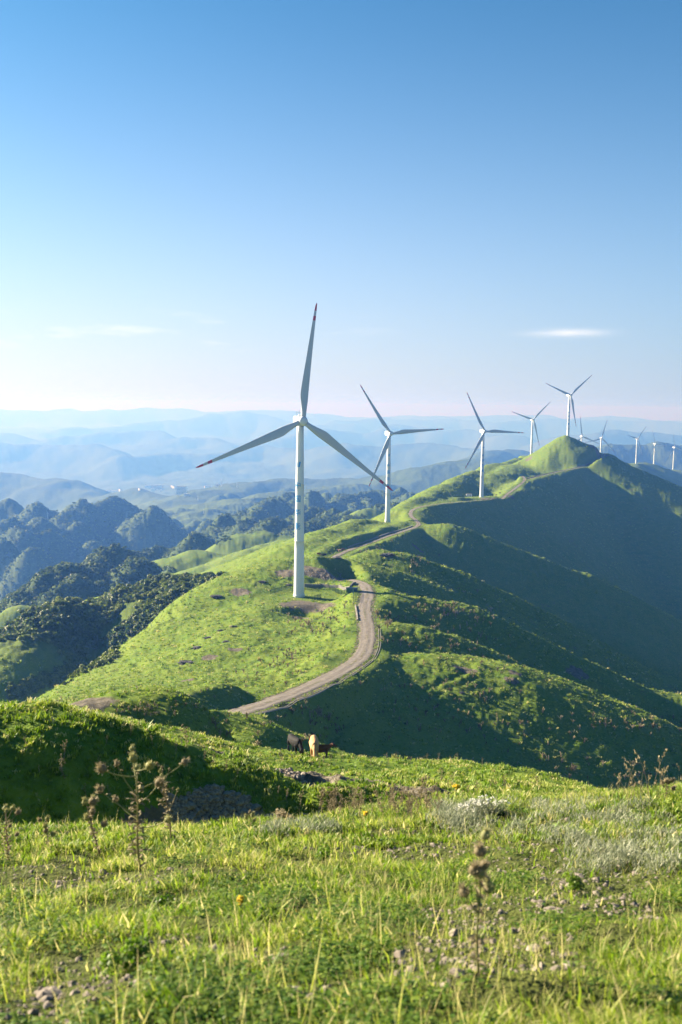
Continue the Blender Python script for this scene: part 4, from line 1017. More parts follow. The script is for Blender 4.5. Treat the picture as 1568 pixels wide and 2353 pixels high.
# further off the dead stalks are past counting
st_v, st_q, st_t = [], [], []
rr = np.random.default_rng(77); b0 = 0
for _ in range(20):
    o_ = rr.normal(0, .16, 2); l = rr.uniform(.35, 1); a = rr.uniform(0, 6.28); w = rr.uniform(.03, .07); d = np.array((math.cos(a), math.sin(a))) * w
    z0 = rr.uniform(-.05, .5); q0 = rr.normal(0, .05, 2)
    st_v += [(*(q0 - d), z0), (*(q0 + d), z0), (*(o_ + d), z0 + l * .5), (*(o_ - d), z0 + l * .5)]; st_t += [rr.normal(0, .12)] * 4; st_q.append((b0, b0 + 1, b0 + 2, b0 + 3)); b0 += 4
tpl = (np.array(st_v), np.array(st_q), np.array(st_t)); pos = []; S = []
REG = [((860,1100,1420,1500),60,7,13),((1000,1200,1440,1560),60,6,12),((820,1290,1560,1740),150,7,15),((600,780,1600,1740),70,7,15),((1200,1560,1630,1700),36,8,16),((1340,1568,1655,1700),30,9,16),((560,760,1480,1560),70,8,14),((640,830,1390,1460),90,7,15),((100,640,1580,1650),150,6,13),((860,900,1410,1450),24,10,18),
       ((880,1110,1360,1430),60,5,11),((1000,1130,1395,1440),50,7,14),((800,960,1225,1270),60,3,6),((830,870,1395,1440),16,10,18),((940,1240,1060,1140),40,2,4),((870,1000,1265,1330),60,3,8),((480,760,1630,1740),60,10,22),((1050,1500,1740,1800),60,8,18)]
for (u0, u1, v0, v1), n, h0, h1 in REG:
    cx_, cy_ = RNG.uniform(u0, u1, 5), RNG.uniform(v0, v1, 5)
    for _ in range(int(n * .62)):
        k = RNG.integers(0, 5); u, v = (cx_[k] + RNG.normal(0, (u1 - u0) / 9), cy_[k] + RNG.normal(0, (v1 - v0) / 9)) if RNG.random() < .75 else (RNG.uniform(u0, u1), RNG.uniform(v0, v1))
        p = hit(u, v)
        if p is not None and 80 < p[1] < 1200 and soil_at(p[None])[0] < .5: pos.append(p); S.append(px(p, RNG.uniform(h0, h1)))
pos = np.array(pos); S = np.array(S); n_ = len(pos)
build('far_dry_stalks', [scatter('d', *tpl, pos, RNG.uniform(0, 6.28, n_), S, None, RNG.uniform(.1, .75, n_), RNG.normal(0, .1, (n_, 2)))], M_dry)

# ragworts, a white-flowered clump, tall dry grass, a low shrub
def ragwort(p, h, label, seed, fl=.012, nf=34):
    rr = np.random.default_rng(seed); root = empty('yellow_ragwort', p, label, 'wildflower')
    k = np.linspace(0, 1, 6); st = np.stack([.03 * h * np.sin(k * 3 + seed), 0 * k, h * k - .02], 1); parts = [tube_np(st, .004, .0025, 5)]; V_ = []
    for i in range(nf):
        a = rr.uniform(0, 6.28); r_ = .16 * h * math.sqrt(rr.random()); c = st[-1] + np.array((r_ * math.cos(a), r_ * math.sin(a), .05 * h - r_ * .35 + rr.normal(0, .01)))
        if i % 4 == 0: parts.append(tube_np([st[4], c], .002, .0013, 4))
        v = [c + np.array((0, 0, fl * .3))]
        for q in range(8): b_ = 2 * math.pi * q / 8; v.append(c + np.array((math.cos(b_), math.sin(b_), rr.normal(0, .25))) * fl * (1 if q % 2 else .75))
        V_.append((np.array(v), np.array([(0, q + 1, (q + 1) % 8 + 1, 0) for q in range(8)]), np.full(9, .5)))
    build('stem', parts, M_stem, None, root)
    V = []; F_ = []; b = 0
    for v, q, t in V_: V.append(v); F_.append(q[:, :3] + b); b += len(v)
    mesh_np('blossoms', np.concatenate(V), None, M_yellow, root, False, tris=np.concatenate(F_))
    lv = []
    for _ in range(14): v, q, t = spiky_leaf(rr, h * rr.uniform(.12, .25)); lv.append((v + st[rr.integers(0, 4)], q, t))
    build('leaves', lv, M_weed, None, root)
b = hit(1050, 1852); ragwort(b, px(b, 52), 'single yellow ragwort flower standing up against the sunlit shelf', 2, px(b, 4), 30)
b = hit(840, 1892); ragwort(b, px(b, 28), 'small yellow ragwort among the dead stalks at the meadow edge', 4, px(b, 4.5), 26)
b = hit(553, 2098); ragwort(b, px(b, 40), 'bright yellow ragwort low in the near grass left of centre', 6, px(b, 5.5), 44)
for i, (u, v, l) in enumerate(((365,1905,'small yellow flower by the foot of the tallest thistle'),(680,2100,'tiny yellow flower in the middle of the near grass'))):
    b = hit(u, v); ragwort(b, px(b, 18), l, 20 + i, px(b, 3), 10)
b = hit(1110, 1875); root = empty('white_flower_clump', b, 'silvery bush topped with small white flower heads at the edge of the near meadow', 'flower clump')
rr = np.random.default_rng(9); parts = []; fl = []; W = px(b, 75); Hh = px(b, 46)
for _ in range(170):
    a = rr.uniform(0, 6.28); q = math.sqrt(rr.random()); bx, by = W * q * math.cos(a) * .45, W * .35 * q * math.sin(a); tx, ty = bx * 2.1, by * 2.1; hh = Hh * (1 - .45 * q * q) * rr.uniform(.75, 1.05)
    tz = Hp(b[0] + tx, b[1] + ty) - b[2]; z0 = Hp(b[0] + bx, b[1] + by) - b[2] - .01
    st = np.array([(bx, by, z0), ((bx + tx) / 2, (by + ty) / 2, (z0 + tz + hh) / 2 + .01), (tx, ty, tz + hh)]); parts.append(tube_np(st, .0022, .0014, 4))
    for _ in range(9):
        f = rr.uniform(.2, .95); c = st[0] + (st[2] - st[0]) * f; L = rr.uniform(.02, .045); a2 = rr.uniform(0, 6.28); d = np.array((math.cos(a2), math.sin(a2), .8)) * L; w_ = np.array((-math.sin(a2), math.cos(a2), 0)) * .004
        parts.append((np.array([c - w_, c + w_, c + d + w_ * .3, c + d - w_ * .3]), np.array([(0, 1, 2, 3)]), np.full(4, rr.uniform(.3, .9))))
    if rr.random() < .42:
        for _ in range(7):
            c = st[2] + rr.normal(0, .009, 3); r_ = .006 + .004 * rr.random(); v = [c + np.array((0, 0, .004))] + [c + np.array((math.cos(t), math.sin(t), rr.normal(0, .3))) * r_ for t in np.arange(6) * 1.047]
            fl.append(np.array(v))
build('stems', parts, M_silver, None, root)
mesh_np('blossoms', np.concatenate(fl), None, M_offwhite, root, False, tris=np.concatenate([np.array([(0, q + 1, (q + 1) % 6 + 1) for q in range(6)]) + 7 * i for i in range(len(fl))]))
root = empty('tall_dry_grass', hit(1510, 1845), 'tall thin dry grass stems with drooping seed heads at the right edge of the meadow', 'dry grass'); b = np.array(root.location); parts = []; hd = []
for _ in range(26):
    ox, oy = rr.normal(0, .28), rr.normal(0, .15); l = px(b, rr.uniform(50, 150)); ln = rr.normal(-.12, .2); k = np.linspace(0, 1, 8)
    z0 = Hp(b[0] + ox, b[1] + oy) - b[2]; st = np.stack([ox + ln * l * k ** 2, oy + 0 * k, z0 + l * (k - .12 * k ** 3)], 1); parts.append(tube_np(st, .0024, .001, 4))
    for f in np.linspace(.8, 1, 9):
        c = np.array([np.interp(f, k, st[:, q]) for q in range(3)]); d = rr.normal(0, .011, 3); hd.append((np.array([c, c + d, c + d + (0, 0, .022), c + (0, 0, .012)]), np.array([(0, 1, 2, 3)]), np.full(4, rr.uniform(.3, .9))))
build('foliage', parts + hd, M_dry, None, root)
b = hit(1530, 1842); make_thistle(b, px(b, 62), 'dark-headed thistle among the tall dry grass at the right edge', 61, 5, px(b, 6), 40, dry=.9)
def bush(p, r_, label, seed, mat, tone=.5):
    rr = np.random.default_rng(seed); root = empty('low_shrub', p, label, 'shrub'); V, Q, T = crown_tpl(420, rr, .09); V = V * r_; parts = []
    build('foliage', [(V, Q, np.clip(T + tone, 0, 1))], mat, None, root)
    for _ in range(7): a = rr.uniform(0, 6.28); parts.append(tube_np([(0, 0, -.03), (math.cos(a) * r_ * .3, math.sin(a) * r_ * .3, r_ * .5), (math.cos(a) * r_ * .6, math.sin(a) * r_ * .6, r_ * .95)], .02 * r_, .008 * r_, 4))
    build('twigs', parts, M_dry, None, root)
b = hit(650, 1893); bush(b, px(b, 26), 'brownish low shrub at the right end of the gravel pit', 3, M_dry, .55)
b = hit(1320, 2050); bush(b, px(b, 30), 'light green feathery bush in the grass on the right', 5, M_weed, .75)
b = hit(390, 2095); bush(b, px(b, 34), 'dark green leafy bush low in the grass left of centre', 7, M_weed, .2)
b = hit(300, 2235); bush(b, px(b, 58), 'rounded green leafy bush near the lower left corner', 8, M_weed, .55)
b = hit(745, 1985); bush(b, px(b, 26), 'thin twiggy green bush in the middle of the near grass', 9, M_weed, .6)

# ---------------------------------------------------------------- stones
M_rock = NT('grey_stone', .9, .2); M_rock.col(M_rock.ramp(M_rock.noise(14, 6, .7), [(.3, (.10, .085, .07)), (.55, (.22, .19, .16)), (.75, (.36, .32, .28))])); M_rock.bump(M_rock.noise(30, 5, .7), .5, .02)
M_lime = NT('dark_limestone', .9, .2); M_lime.col(M_lime.ramp(M_lime.noise(1.2, 6, .75), [(.3, (.05, .05, .055)), (.55, (.12, .12, .125)), (.75, (.24, .235, .23))])); M_lime.bump(M_lime.noise(3, 6, .75), .9, .25)
def rock_np(rr, sub=2):
    bm = bmesh.new(); bmesh.ops.create_icosphere(bm, subdivisions=sub, radius=1)
    for _ in range(7):
        n_ = Vector(rr.normal(0, 1, 3)).normalized(); d = rr.uniform(.45, .85)
        for v in bm.verts:
            k = v.co.dot(n_)
            if k > d: v.co -= n_ * (k - d)
    sx, sy, sz = rr.uniform(.8, 1.3), rr.uniform(.7, 1.1), rr.uniform(.5, .9)
    for v in bm.verts: v.co = Vector((v.co.x * sx, v.co.y * sy, v.co.z * sz))
    V = np.array([v.co[:] for v in bm.verts]); Fc = np.array([[v.index for v in f.verts] for f in bm.faces]); bm.free(); return V, Fc
rr = np.random.default_rng(15); rocks = [rock_np(rr, 1) for _ in range(5)]
def stones(name, pos, S, mat):
    V = []; T = []; b0 = 0
    for p, s1 in zip(pos, S):
        v, f = rocks[RNG.integers(0, 5)]; a = RNG.uniform(0, 6.28); c, s_ = math.cos(a), math.sin(a); w = v * s1; w = np.stack([w[:, 0] * c - w[:, 1] * s_, w[:, 0] * s_ + w[:, 1] * c, w[:, 2]], 1)
        V.append(w + p); T.append(f + b0); b0 += len(v)
    return tag(mesh_np(name, np.concatenate(V), None, mat, None, False, tris=np.concatenate(T)), kind='stuff')
pos, r = polar_pts(60000, 2.6, 14, 2, 22); bb = bare(pos[:, 0], pos[:, 1]); m = bb > .45 + .5 * RNG.random(len(r)); pos = pos[m][:2600]
stones('loose_stones', pos, np.clip(RNG.lognormal(math.log(.013), .55, len(pos)), .005, .06), M_rock.m)
pt = []
for _ in range(5000):
    p = hit(RNG.uniform(380, 700), RNG.uniform(1765, 1900))
    if p is not None and soil_at(p[None])[0] > .7 and 18 < p[1] < 40: pt.append(p)
stones('pit_gravel', pt, np.clip(RNG.lognormal(math.log(.055), .5, len(pt)), .02, .3), M_rock.m)
pt = [hit(RNG.uniform(690, 815), RNG.uniform(1310, 1345)) for _ in range(260)]; pt = [p for p in pt if p is not None and soil_at(p[None])[0] > .4]
if pt: stones('cut_rubble', pt, RNG.uniform(.15, .55, len(pt)), M_rock.m)
for i, (u, v, w, l) in enumerate(((478,1467,11,'grey limestone outcrop upper left in the cluster on the lit slope'),(508,1450,10,'grey limestone outcrop at the top of the cluster on the lit slope'),(455,1490,12,'dark limestone outcrop left in the cluster on the lit slope'),(428,1524,17,'largest dark limestone outcrop, low on the lit slope below the cluster'),(535,1440,8,'small limestone outcrop right of the cluster on the lit slope'),
    (500,1372,15,'dark rock outcrop on the skyline left of the biggest turbine'),(603,1338,11,'dark rocks on the ridge just left of the biggest tower'),(1060,1592,8,'small dark rock by the bare hollow on the near spur'),(890,1277,15,'broken grey rocks on the grassy knob right of the road'),(775,1283,11,'dark rocks on top of the cut knoll behind the biggest tower'),(520,1475,8,'pale rock right of the cluster on the lit slope'),(665,1345,8,'rocks at the left foot of the cut bank'))):
    p = hit(u, v)
    if p is None: continue
    bm = bmesh.new(); w_ = px(p, w)
    for q in range(5):
        b_ = bmesh.new(); V, Fc = rock_np(np.random.default_rng(200 + i * 9 + q), 2); vs = [b_.verts.new(x * w_ * RNG.uniform(.3, .55) * np.array((1, 1, .9)) + np.array((RNG.normal(0, w_ * .45) if q else 0, RNG.normal(0, w_ * .25) if q else 0, w_ * .08))) for x in V]
        for f in Fc: b_.faces.new([vs[k] for k in f])
        bm_join(bm, b_)
    o = bm_obj('rock_outcrop', bm, M_lime.m); o.location = p; tag(o, l, 'rock', 'limestone outcrops on the ridge')
for i, (u, v, w, l) in enumerate(((1180,2140,17,'pale angular stone lying in the near grass on the right'),(1010,1990,13,'brown stone at the edge of the bare stony strip'),(1160,1872,16,'dark clod of earth at the back of the near meadow'),(1055,1880,13,'flat grey stone left of the dark clod'),(860,1965,9,'small grey stone among the grass in the middle'))):
    p = hit(u, v); V, Fc = rock_np(np.random.default_rng(400 + i), 3); o = mesh_np('stone', V * px(p, w) * .6, None, M_rock.m, None, True, tris=Fc); o.location = p; tag(o, l, 'stone', 'stones in the near meadow')

# grass creeping in from the verges
pos = []; S = []
for nm, (pts, hw, bl) in ROADS.items():
    seg = np.linalg.norm(np.diff(pts[:, :2], axis=0), axis=1); L = np.concatenate([[0], np.cumsum(seg)]); n_ = int(L[-1] * 9); ss = RNG.uniform(0, L[-1], n_)
    c = np.stack([np.interp(ss, L, pts[:, k]) for k in range(3)], 1); c2 = np.stack([np.interp(ss + .5, L, pts[:, k]) for k in range(2)], 1); t = c2 - c[:, :2]; t /= np.linalg.norm(t, axis=1)[:, None] + 1e-9
    off = hw * (np.sign(RNG.random(n_) - .5) * (1.0 + .16 * np.abs(RNG.standard_normal(n_)) - .22 * (RNG.random(n_) < .35) * RNG.random(n_) ** .5)); ok = fbm(ss, off * 3, 4, 2, 98) > -.25
    q = np.stack([c[:, 0] + t[:, 1] * off, c[:, 1] - t[:, 0] * off, c[:, 2] - .02], 1)[ok]; q[:, 2] = np.where(np.abs(off[ok]) > hw, np.maximum(H(q[:, 0], q[:, 1]), q[:, 2] - .2), q[:, 2]); pos.append(q); S.append(.12 + .00016 * q[:, 1])
pos = np.concatenate(pos); S = np.concatenate(S) * RNG.uniform(.6, 1.6, len(pos)); parts = []; ki = RNG.integers(0, 5, len(pos))
for k in range(5):
    m = ki == k; n_ = m.sum(); parts.append(scatter('v', *tufts[k], pos[m], RNG.uniform(0, 6.28, n_), S[m], None, np.clip(RNG.normal(.45, .17, n_), 0, 1), RNG.normal(0, .1, (n_, 2)), wid=S[m] * 1.6))
build('verge_grass', parts, M_meadow)

# ---------------------------------------------------------------- cattle
def cow_mesh(name, pose):
    """one continuous body: trunk, neck and head along +x, legs down; pose = 'graze' lowers the head"""
    bm = bmesh.new()
    def loft(secs, n=12):
        prev = None
        for (x, y, z), ry, rz, tl in secs:
            ring = []
            for k in range(n):
                a = 2 * math.pi * k / n; v = Vector((0, ry * math.cos(a), rz * math.sin(a)))
                v = Matrix.Rotation(tl, 3, 'Y') @ v; ring.append(bm.verts.new(Vector((x, y, z)) + v))
            if prev:
                for k in range(n): bm.faces.new((prev[k], prev[(k + 1) % n], ring[(k + 1) % n], ring[k]))
            else: bm.faces.new(ring[::-1])
            prev = ring
        bm.faces.new(prev)
    loft([((-.82, 0, 1.12), .10, .12, 0), ((-.74, 0, 1.08), .24, .26, 0), ((-.5, 0, 1.02), .29, .36, 0), ((-.1, 0, .95), .33, .40, 0), ((.3, 0, .96), .30, .40, 0), ((.6, 0, 1.0), .24, .36, 0), ((.76, 0, 1.03), .18, .28, 0)])
    if pose == 'graze':
        loft([((.62, 0, 1.06), .16, .27, .2), ((.88, 0, .88), .13, .20, .7), ((1.08, 0, .64), .11, .16, .9), ((1.2, 0, .48), .11, .13, 1.0)])
        loft([((1.1, 0, .58), .10, .11, 1.1), ((1.2, 0, .42), .12, .13, 1.2), ((1.27, 0, .26), .085, .10, 1.25), ((1.31, 0, .12), .07, .075, 1.3), ((1.325, 0, .06), .05, .05, 1.3)]); hp, hd = Vector((1.13, 0, .56)), Vector((.25, 0, -1)).normalized()
    else:
        loft([((.62, 0, 1.06), .16, .27, -.2), ((.86, 0, 1.18), .12, .19, -.5), ((1.05, 0, 1.30), .11, .15, -.5)])
        loft([((.98, 0, 1.34), .10, .11, .3), ((1.12, 0, 1.30), .12, .13, .4), ((1.28, 0, 1.2), .085, .10, .5), ((1.42, 0, 1.12), .07, .075, .5), ((1.47, 0, 1.09), .05, .05, .5)]); hp, hd = Vector((1.05, 0, 1.36)), Vector((1, 0, -.4)).normalized()
    for sy in (-1, 1):
        tube_bm(bm, [(-.55, .17 * sy, .95), (-.62, .18 * sy, .72), (-.55, .18 * sy, .6)], .17, .10, 8); tube_bm(bm, [(-.57, .18 * sy, .66), (-.70, .18 * sy, .44), (-.66, .18 * sy, .12), (-.63, .18 * sy, 0)], .085, .055, 8)
        tube_bm(bm, [(.5, .16 * sy, .9), (.5, .17 * sy, .62), (.5, .17 * sy, .4)], .13, .075, 8); tube_bm(bm, [(.5, .17 * sy, .45), (.49, .17 * sy, .12), (.51, .17 * sy, 0)], .065, .055, 8)
        e = hp + Vector((0, .1 * sy, 0)); tube_bm(bm, [e, e + Vector((-.02, .12 * sy, .0)), e + Vector((-.03, .2 * sy, -.05))], .05, .02, 6)
        tube_bm(bm, [hp + Vector((-.02, .06 * sy, .04)), hp + Vector((.0, .14 * sy, .12)), hp + Vector((.03, .13 * sy, .2))], .028, .008, 6)
    tube_bm(bm, [(-.84, 0, 1.16), (-.93, 0, .95), (-.93, .02, .6), (-.9, .03, .42)], .035, .03, 6)
    bmesh.ops.recalc_face_normals(bm, faces=bm.faces)
    me = bpy.data.meshes.new(name); bm.to_mesh(me); bm.free()
    o = bpy.data.objects.new(name, me); COL.objects.link(o); md = o.modifiers.new('r', 'REMESH'); md.mode = 'VOXEL'; md.voxel_size = .028; md.use_smooth_shade = True
    sm = o.modifiers.new('s', 'SMOOTH'); sm.iterations = 4; sm.factor = .5
    me2 = bpy.data.meshes.new_from_object(o.evaluated_get(bpy.context.evaluated_depsgraph_get())); bpy.data.objects.remove(o); return me2
def coat(name, a, b, white=False):
    m = NT(name, .8, .2); c = m.mix(m.ramp(m.noise(2.2, 4, .6), [(.42, (0, 0, 0)), (.6, (1, 1, 1))]), a, b)
    if white:
        tc = m.n('ShaderNodeTexCoord'); sp = m.n('ShaderNodeSeparateXYZ'); m.l(tc.outputs['Object'], sp.inputs[0])
        c = m.mix(m.math('MULTIPLY', m.ramp(sp.outputs['X'], [(.0, (0, 0, 0)), (1, (0, 0, 0))]), 1.0), c, (.6, .56, .5))
        face = m.math('MULTIPLY', m.math('GREATER_THAN', sp.outputs['X'], 1.16), m.math('LESS_THAN', sp.outputs['Z'], .40)); c = m.mix(face, c, (.62, .58, .52))
    m.col(c); return m.m
M_tan, M_brown, M_black = coat('tan_coat', (.40, .22, .10), (.47, .28, .14), True), coat('brown_coat', (.10, .040, .018), (.15, .062, .028)), coat('black_coat', (.008, .008, .009), (.015, .014, .014))
me_g, me_s = cow_mesh('cow', 'graze'), cow_mesh('cow', 'stand')
def cow(u, v, size, rz, me, mat, label, p=None):
    p = hit(u, v) if p is None else p
    if p is None: return
    m2 = me.copy(); m2.materials.clear(); m2.materials.append(mat); o = bpy.data.objects.new('cow', m2); COL.objects.link(o); o.location = p - np.array((0, 0, .03)); o.scale = (size,) * 3; o.rotation_euler.z = R(rz); tag(o, label, 'cow', 'cattle grazing on the ridge')
cow(722, 1741, 1.2, -86, me_g, M_tan, 'tan cow with a white face grazing head-on in the shaded hollow')
cow(739, 1741, .82, 8, me_s, M_brown, 'dark brown calf standing beside the tan cow')
cow(678, 1732, 1.1, -60, me_g, M_black, 'black cow in deep shade left of the tan cow')
for (u, v, rz, me, mat, l) in ((789,1266,10,me_g,M_brown,'brown cow uppermost of the few on the slope beyond the biggest tower'),(781,1269,160,me_s,M_tan,'light brown cow in the middle of the few on the slope beyond the biggest tower'),(733,1277,0,me_g,M_brown,'brown cow nearest the biggest tower on the slope behind it'),(746,1279,180,me_g,M_black,'dark cow just left of the far stretch of gravel road'),(1140,1139,20,me_g,M_tan,'tan cow on the road verge right of the second lettered far tower'),(1150,1135,190,me_s,M_brown,'brown cow on the far road right of the white cabin')):
    cow(u, v, 1.25, rz, me, mat, l)

# ---------------------------------------------------------------- fences, walls, cabin
M_green = simple('green_fence_paint', (.015, .075, .055), .5, .3)
M_stone = NT('pale_masonry', .9, .15); M_stone.col(M_stone.ramp(M_stone.noise(2.5, 5, .7), [(.3, (.09, .088, .085)), (.55, (.17, .165, .158)), (.75, (.27, .26, .25))])); M_stone = M_stone.m
M_conc = simple('weathered_concrete', (.25, .235, .21), .9, .1, .18, 1.5)
def ground_line(pts, step):
    P_ = np.array(pts, float); seg = np.linalg.norm(np.diff(P_[:, :2], axis=0), axis=1); L = np.concatenate([[0], np.cumsum(seg)]); n = max(2, int(round(L[-1] / step)) + 1); s_ = np.linspace(0, L[-1], n)
    x, y = np.interp(s_, L, P_[:, 0]), np.interp(s_, L, P_[:, 1]); return np.stack([x, y, H(x, y)], 1)
def fence(pts, label, hgt=1.9, step=3.0):
    q = ground_line(pts, step); root = empty('mesh_fence', q[0], label, 'fence')
    for p in q: bm_obj('post', box_np(p[0] - q[0][0] - .05, p[0] - q[0][0] + .05, p[1] - q[0][1] - .05, p[1] - q[0][1] + .05, p[2] - q[0][2] - .3, p[2] - q[0][2] + hgt + .1), M_green, root)
    for a, b in zip(q[:-1], q[1:]):
        a, b = a - q[0], b - q[0]; bm = bmesh.new()
        for f in np.linspace(.06, 1, 7): tube_bm(bm, [a + (0, 0, f * hgt), b + (0, 0, f * hgt)], .022, .022, 3)
        for f in np.linspace(0, 1, 22): c = a + (b - a) * f; tube_bm(bm, [c + (0, 0, .08), c + (0, 0, hgt)], .016, .016, 3)
        bm_obj('mesh_panel', bm, M_green, root)
def wall(pts, label, hgt, thick, mat, name='stone_wall', gap=None):
    q = ground_line(pts, 1.5); root = None; t = np.gradient(q[:, :2], axis=0); t /= np.linalg.norm(t, axis=1)[:, None]; nr = np.stack([-t[:, 1], t[:, 0]], 1) * thick / 2
    V = []; Q = []
    for i, p in enumerate(q):
        h = hgt * (1 + (.55 if hgt < .6 else .12) * float(noise(i * .73 + .2, 3.3, 1, 4)))
        for sx, z in ((-1, -.6), (-1, h), (1, h), (1, -.6)): V.append((p[0] + nr[i, 0] * sx, p[1] + nr[i, 1] * sx, p[2] + z))
        if i:
            b = 4 * (i - 1)
            for k in range(4): Q.append((b + k, b + (k + 1) % 4, b + 4 + (k + 1) % 4, b + 4 + k))
    Q += [(3, 2, 1, 0), tuple(4 * (len(q) - 1) + k for k in range(4))]
    o = mesh_np(name, np.array(V) - q[0], Q, mat, None, False); o.location = q[0]; return tag(o, label, 'wall')
H3 = lambda *a: [hit(*p) for p in a]
fence(H3((690,1353),(720,1353),(760,1354),(806,1357)), 'green mesh fence running behind the base of the biggest tower')
fence(H3((622,1366),(648,1358),(668,1352)), 'short green mesh fence left of the biggest tower')
fence(H3((806,1357),(813,1366),(812,1385)), 'green mesh fence beside the gravel road by the biggest tower')
fence(H3((722,1379),(738,1375)), 'small piece of green mesh fence in the grass right of the biggest tower')
wall(H3((700,1348),(740,1348),(780,1350),(806,1352),(818,1343)), 'grey retaining wall at the foot of the cut bank behind the fence', 1.2, .5, M_stone)
wall(H3((817,1393),(819,1403),(821,1415),(822,1427)), 'broken pale stone wall on the left verge of the gravel road', .5, .4, M_conc)
b = hit(809, 1360)
if b is not None:
    root = empty('equipment_box', b, 'dark green equipment box by the fence corner next to the road', 'utility box'); bm_obj('body', box_np(-2.2, 2.2, -1, 1, -.2, 1.5, .06), M_green, root); bm_obj('lid', box_np(-2.3, 2.3, -1.1, 1.1, 1.5, 1.62, .03), M_dark, root)
near = ROADS['near'][0]; t = np.gradient(near[:, :2], axis=0); t /= np.linalg.norm(t, axis=1)[:, None]; nr = np.stack([t[:, 1], -t[:, 0]], 1)
def drain(i0, i1, label, off):
    root = None
    pts = [(*(near[i, :2] + nr[i] * off), 0) for i in range(i0, i1)]; q = ground_line(pts, 1.2); V = []; Q = []; prof = ((-.36, -.5), (-.36, .03), (-.22, .03), (-.22, -.4), (.22, -.4), (.22, .03), (.36, .03), (.36, -.5))
    tt = np.gradient(q[:, :2], axis=0); tt /= np.linalg.norm(tt, axis=1)[:, None]; n2 = np.stack([tt[:, 1], -tt[:, 0]], 1)
    for i, p in enumerate(q):
        for x, z in prof: V.append((p[0] + n2[i, 0] * x, p[1] + n2[i, 1] * x, p[2] + .12 + z))
        if i:
            for k in range(7): Q.append((8 * (i - 1) + k, 8 * (i - 1) + k + 1, 8 * i + k + 1, 8 * i + k))
    o = mesh_np('drain_channel', np.array(V) - q[0], Q, M_conc, None, False); o.location = q[0]; tag(o, label, 'drain')
drain(14, 58, 'concrete drain channel along the right edge of the gravel road', 3.8)
far_r = ROADS['far'][0]; t = np.gradient(far_r[:, :2], axis=0); t /= np.linalg.norm(t, axis=1)[:, None]; nl = np.stack([-t[:, 1], t[:, 0]], 1)
wall([(*(far_r[i, :2] + nl[i] * 3.6), 0) for i in range(18, 44)], 'low grey wall on the uphill side of the far stretch of road', .8, .5, M_conc)
br = ROADS['branch'][0]; t = np.gradient(br[:, :2], axis=0); t /= np.linalg.norm(t, axis=1)[:, None]; nl = np.stack([-t[:, 1], t[:, 0]], 1)
wall([(*(br[i, :2] + nl[i] * 3.4), 0) for i in range(4, 40)], 'low wall following the road across the face of the pointed hill', .9, .5, M_conc)
b = at(1078, 1139.5, 1075); b[2] = Hp(b[0], b[1]); root = empty('site_cabin', b, 'small white cabin with a flat roof beside the third tower', 'cabin')
bm_obj('wall', box_np(-3, 3, -1.3, 1.3, -.3, 2.7, .05), M_white, root); bm_obj('roof', box_np(-3.2, 3.2, -1.5, 1.5, 2.7, 2.95, .04), M_conc, root); bm_obj('door', box_np(.6, 1.6, -1.36, -1.28, 0, 2.1), M_dark, root)
for x in (-1.9, -.4): bm_obj('window', box_np(x - .4, x + .4, -1.36, -1.28, 1.0, 1.9), M_dark, root)

# ---------------------------------------------------------------- the town in the valley and the power line
M_wallw = simple('pale_render', (.72, .68, .64), .8, .2, .05, .05); M_pink = simple('pink_render', (.62, .40, .36), .8, .2); M_rf = simple('grey_roof', (.32, .32, .34), .8, .2); M_win = simple('window_glass', (.06, .08, .10), .2, .5)
def building(p, w, dpt, h, mat, label, rz=0, win=True):
    root = empty('town_building', p, label, 'building', 'buildings of the valley town', rz)
    bm_obj('wall', box_np(-w / 2, w / 2, -dpt / 2, dpt / 2, -4, h), mat, root); bm_obj('roof', box_np(-w / 2 - .6, w / 2 + .6, -dpt / 2 - .6, dpt / 2 + .6, h, h + 1.2), M_rf, root)
    if win:
        for z in np.arange(3, h - 2, max(6.5, h / 7)): bm_obj('window_band', box_np(-w / 2 + 1.5, w / 2 - 1.5, -dpt / 2 - .25, -dpt / 2 - .05, z, z + 2.6), M_win, root)
TOWN = [(334,1120,60,16,'#'),(352,1122,46,18,'#'),(362,1121,40,20,'#'),(345,1128,30,14,'#'),(366,1117,36,12,'#')]
bl = [(343,1119,62,20,M_wallw,'long pale block leftmost in the valley town'),(355,1122,44,30,M_pink,'pink block in the middle of the valley town'),(366,1121,56,28,M_pink,'longer pink block right of the middle of the valley town'),(417,1134,78,62,M_wallw,'twin pale tower block, tallest building of the valley town'),(251,1128,46,12,M_wallw,'low pale sheds in the valley left of the town'),(262,1128,30,10,M_wallw,'small pale shed beside the low sheds left of the town'),(352,1128,26,26,M_wallw,'narrow pale block in front of the pink blocks'),(430,1137,40,14,M_wallw,'low white hall right of the tall twin block'),(478,1118,52,12,M_wallw,'white buildings on the slope right of the town'),(500,1115,26,14,M_wallw,'small white house rightmost of the town'),(318,1104,40,12,M_wallw,'small white house above the town on the left'),(285,1104,30,12,M_wallw,'lone white house furthest left above the town')]
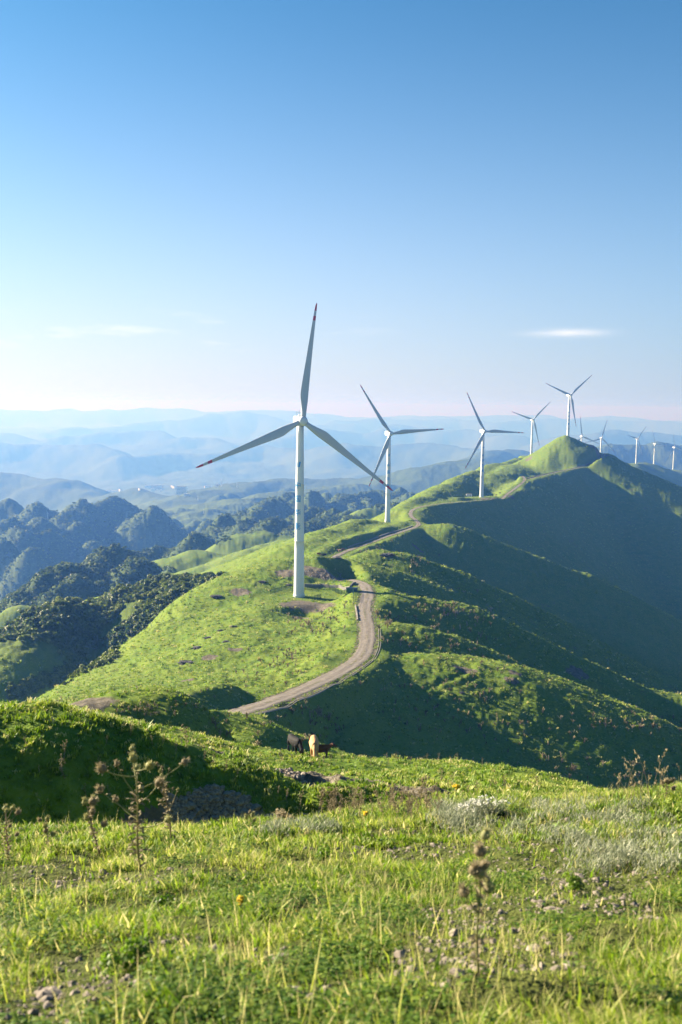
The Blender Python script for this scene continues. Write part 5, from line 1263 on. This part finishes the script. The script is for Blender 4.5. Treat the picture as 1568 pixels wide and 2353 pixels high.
for i, (u, v, w, h, mat, l) in enumerate(bl):
    p = hit(u, v + 2)
    if p is None: continue
    k = p[1] / 7500; building(p, w * k, 16 * k, h * k, mat, l, R(RNG.uniform(-25, 25)))
for i in range(34):
    p = hit(RNG.normal(375, 55), RNG.normal(1113, 8))
    if p is not None and p[1] > 5200: k = p[1] / 7500; building(p, RNG.uniform(12, 26) * k, 12 * k, RNG.uniform(7, 15) * k, M_wallw, 'tiny pale house scattered through the hazy valley town', RNG.uniform(0, 3), False)
def pylon(p, h, label):
    root = empty('power_pylon', p, label, 'pylon', 'pylons of the power line beyond the ridge'); bm = bmesh.new(); w = h * .10; r_ = h * .009
    for sx in (-1, 1):
        for sy in (-1, 1): tube_bm(bm, [(w * sx, w * sy, -3), (w * .3 * sx, w * .3 * sy, h * .6), (0, 0, h)], r_, r_ * .7, 3)
    for i in range(7):
        z0, z1 = h * .085 * i, h * .085 * (i + 1); a, b = w * (1 - .7 * z0 / h / .6), w * (1 - .7 * z1 / h / .6)
        for sy in (-1, 1): tube_bm(bm, [(-a, sy * a, z0), (b, sy * b, z1)], r_ * .6, r_ * .6, 3); tube_bm(bm, [(a, sy * a, z0), (-b, sy * b, z1)], r_ * .6, r_ * .6, 3)
    bm_obj('lattice', bm, M_lat, root); 
    for z, l_ in ((.66, .16), (.78, .20), (.90, .14)): bmx = bmesh.new(); tube_bm(bmx, [(-h * l_, 0, h * z), (0, 0, h * (z + .03)), (h * l_, 0, h * z)], r_, r_, 3); bm_obj('cross_arm', bmx, M_lat, root)
M_lat = simple('galvanised_steel', (.55, .56, .57), .5, .5)
for u, v, hp, l in ((509,1118,18,'tallest white pylon on the green hill right of the town'),(545,1120,11,'pylon on the green hill right of the tallest pylon'),(110,1192,13,'pylon on the dark cone among the left hills'),(258,1094,12,'pylon in the valley above the low sheds'),(233,1100,10,'pylon furthest left in the valley'),(455,1150,10,'pylon on the low hills below the town'),(468,1180,9,'pylon on the wooded hills left of the biggest tower')):
    p = hit(u, v)
    if p is not None: pylon(p, px(p, hp * 1.15), l)
#--STAGE5--
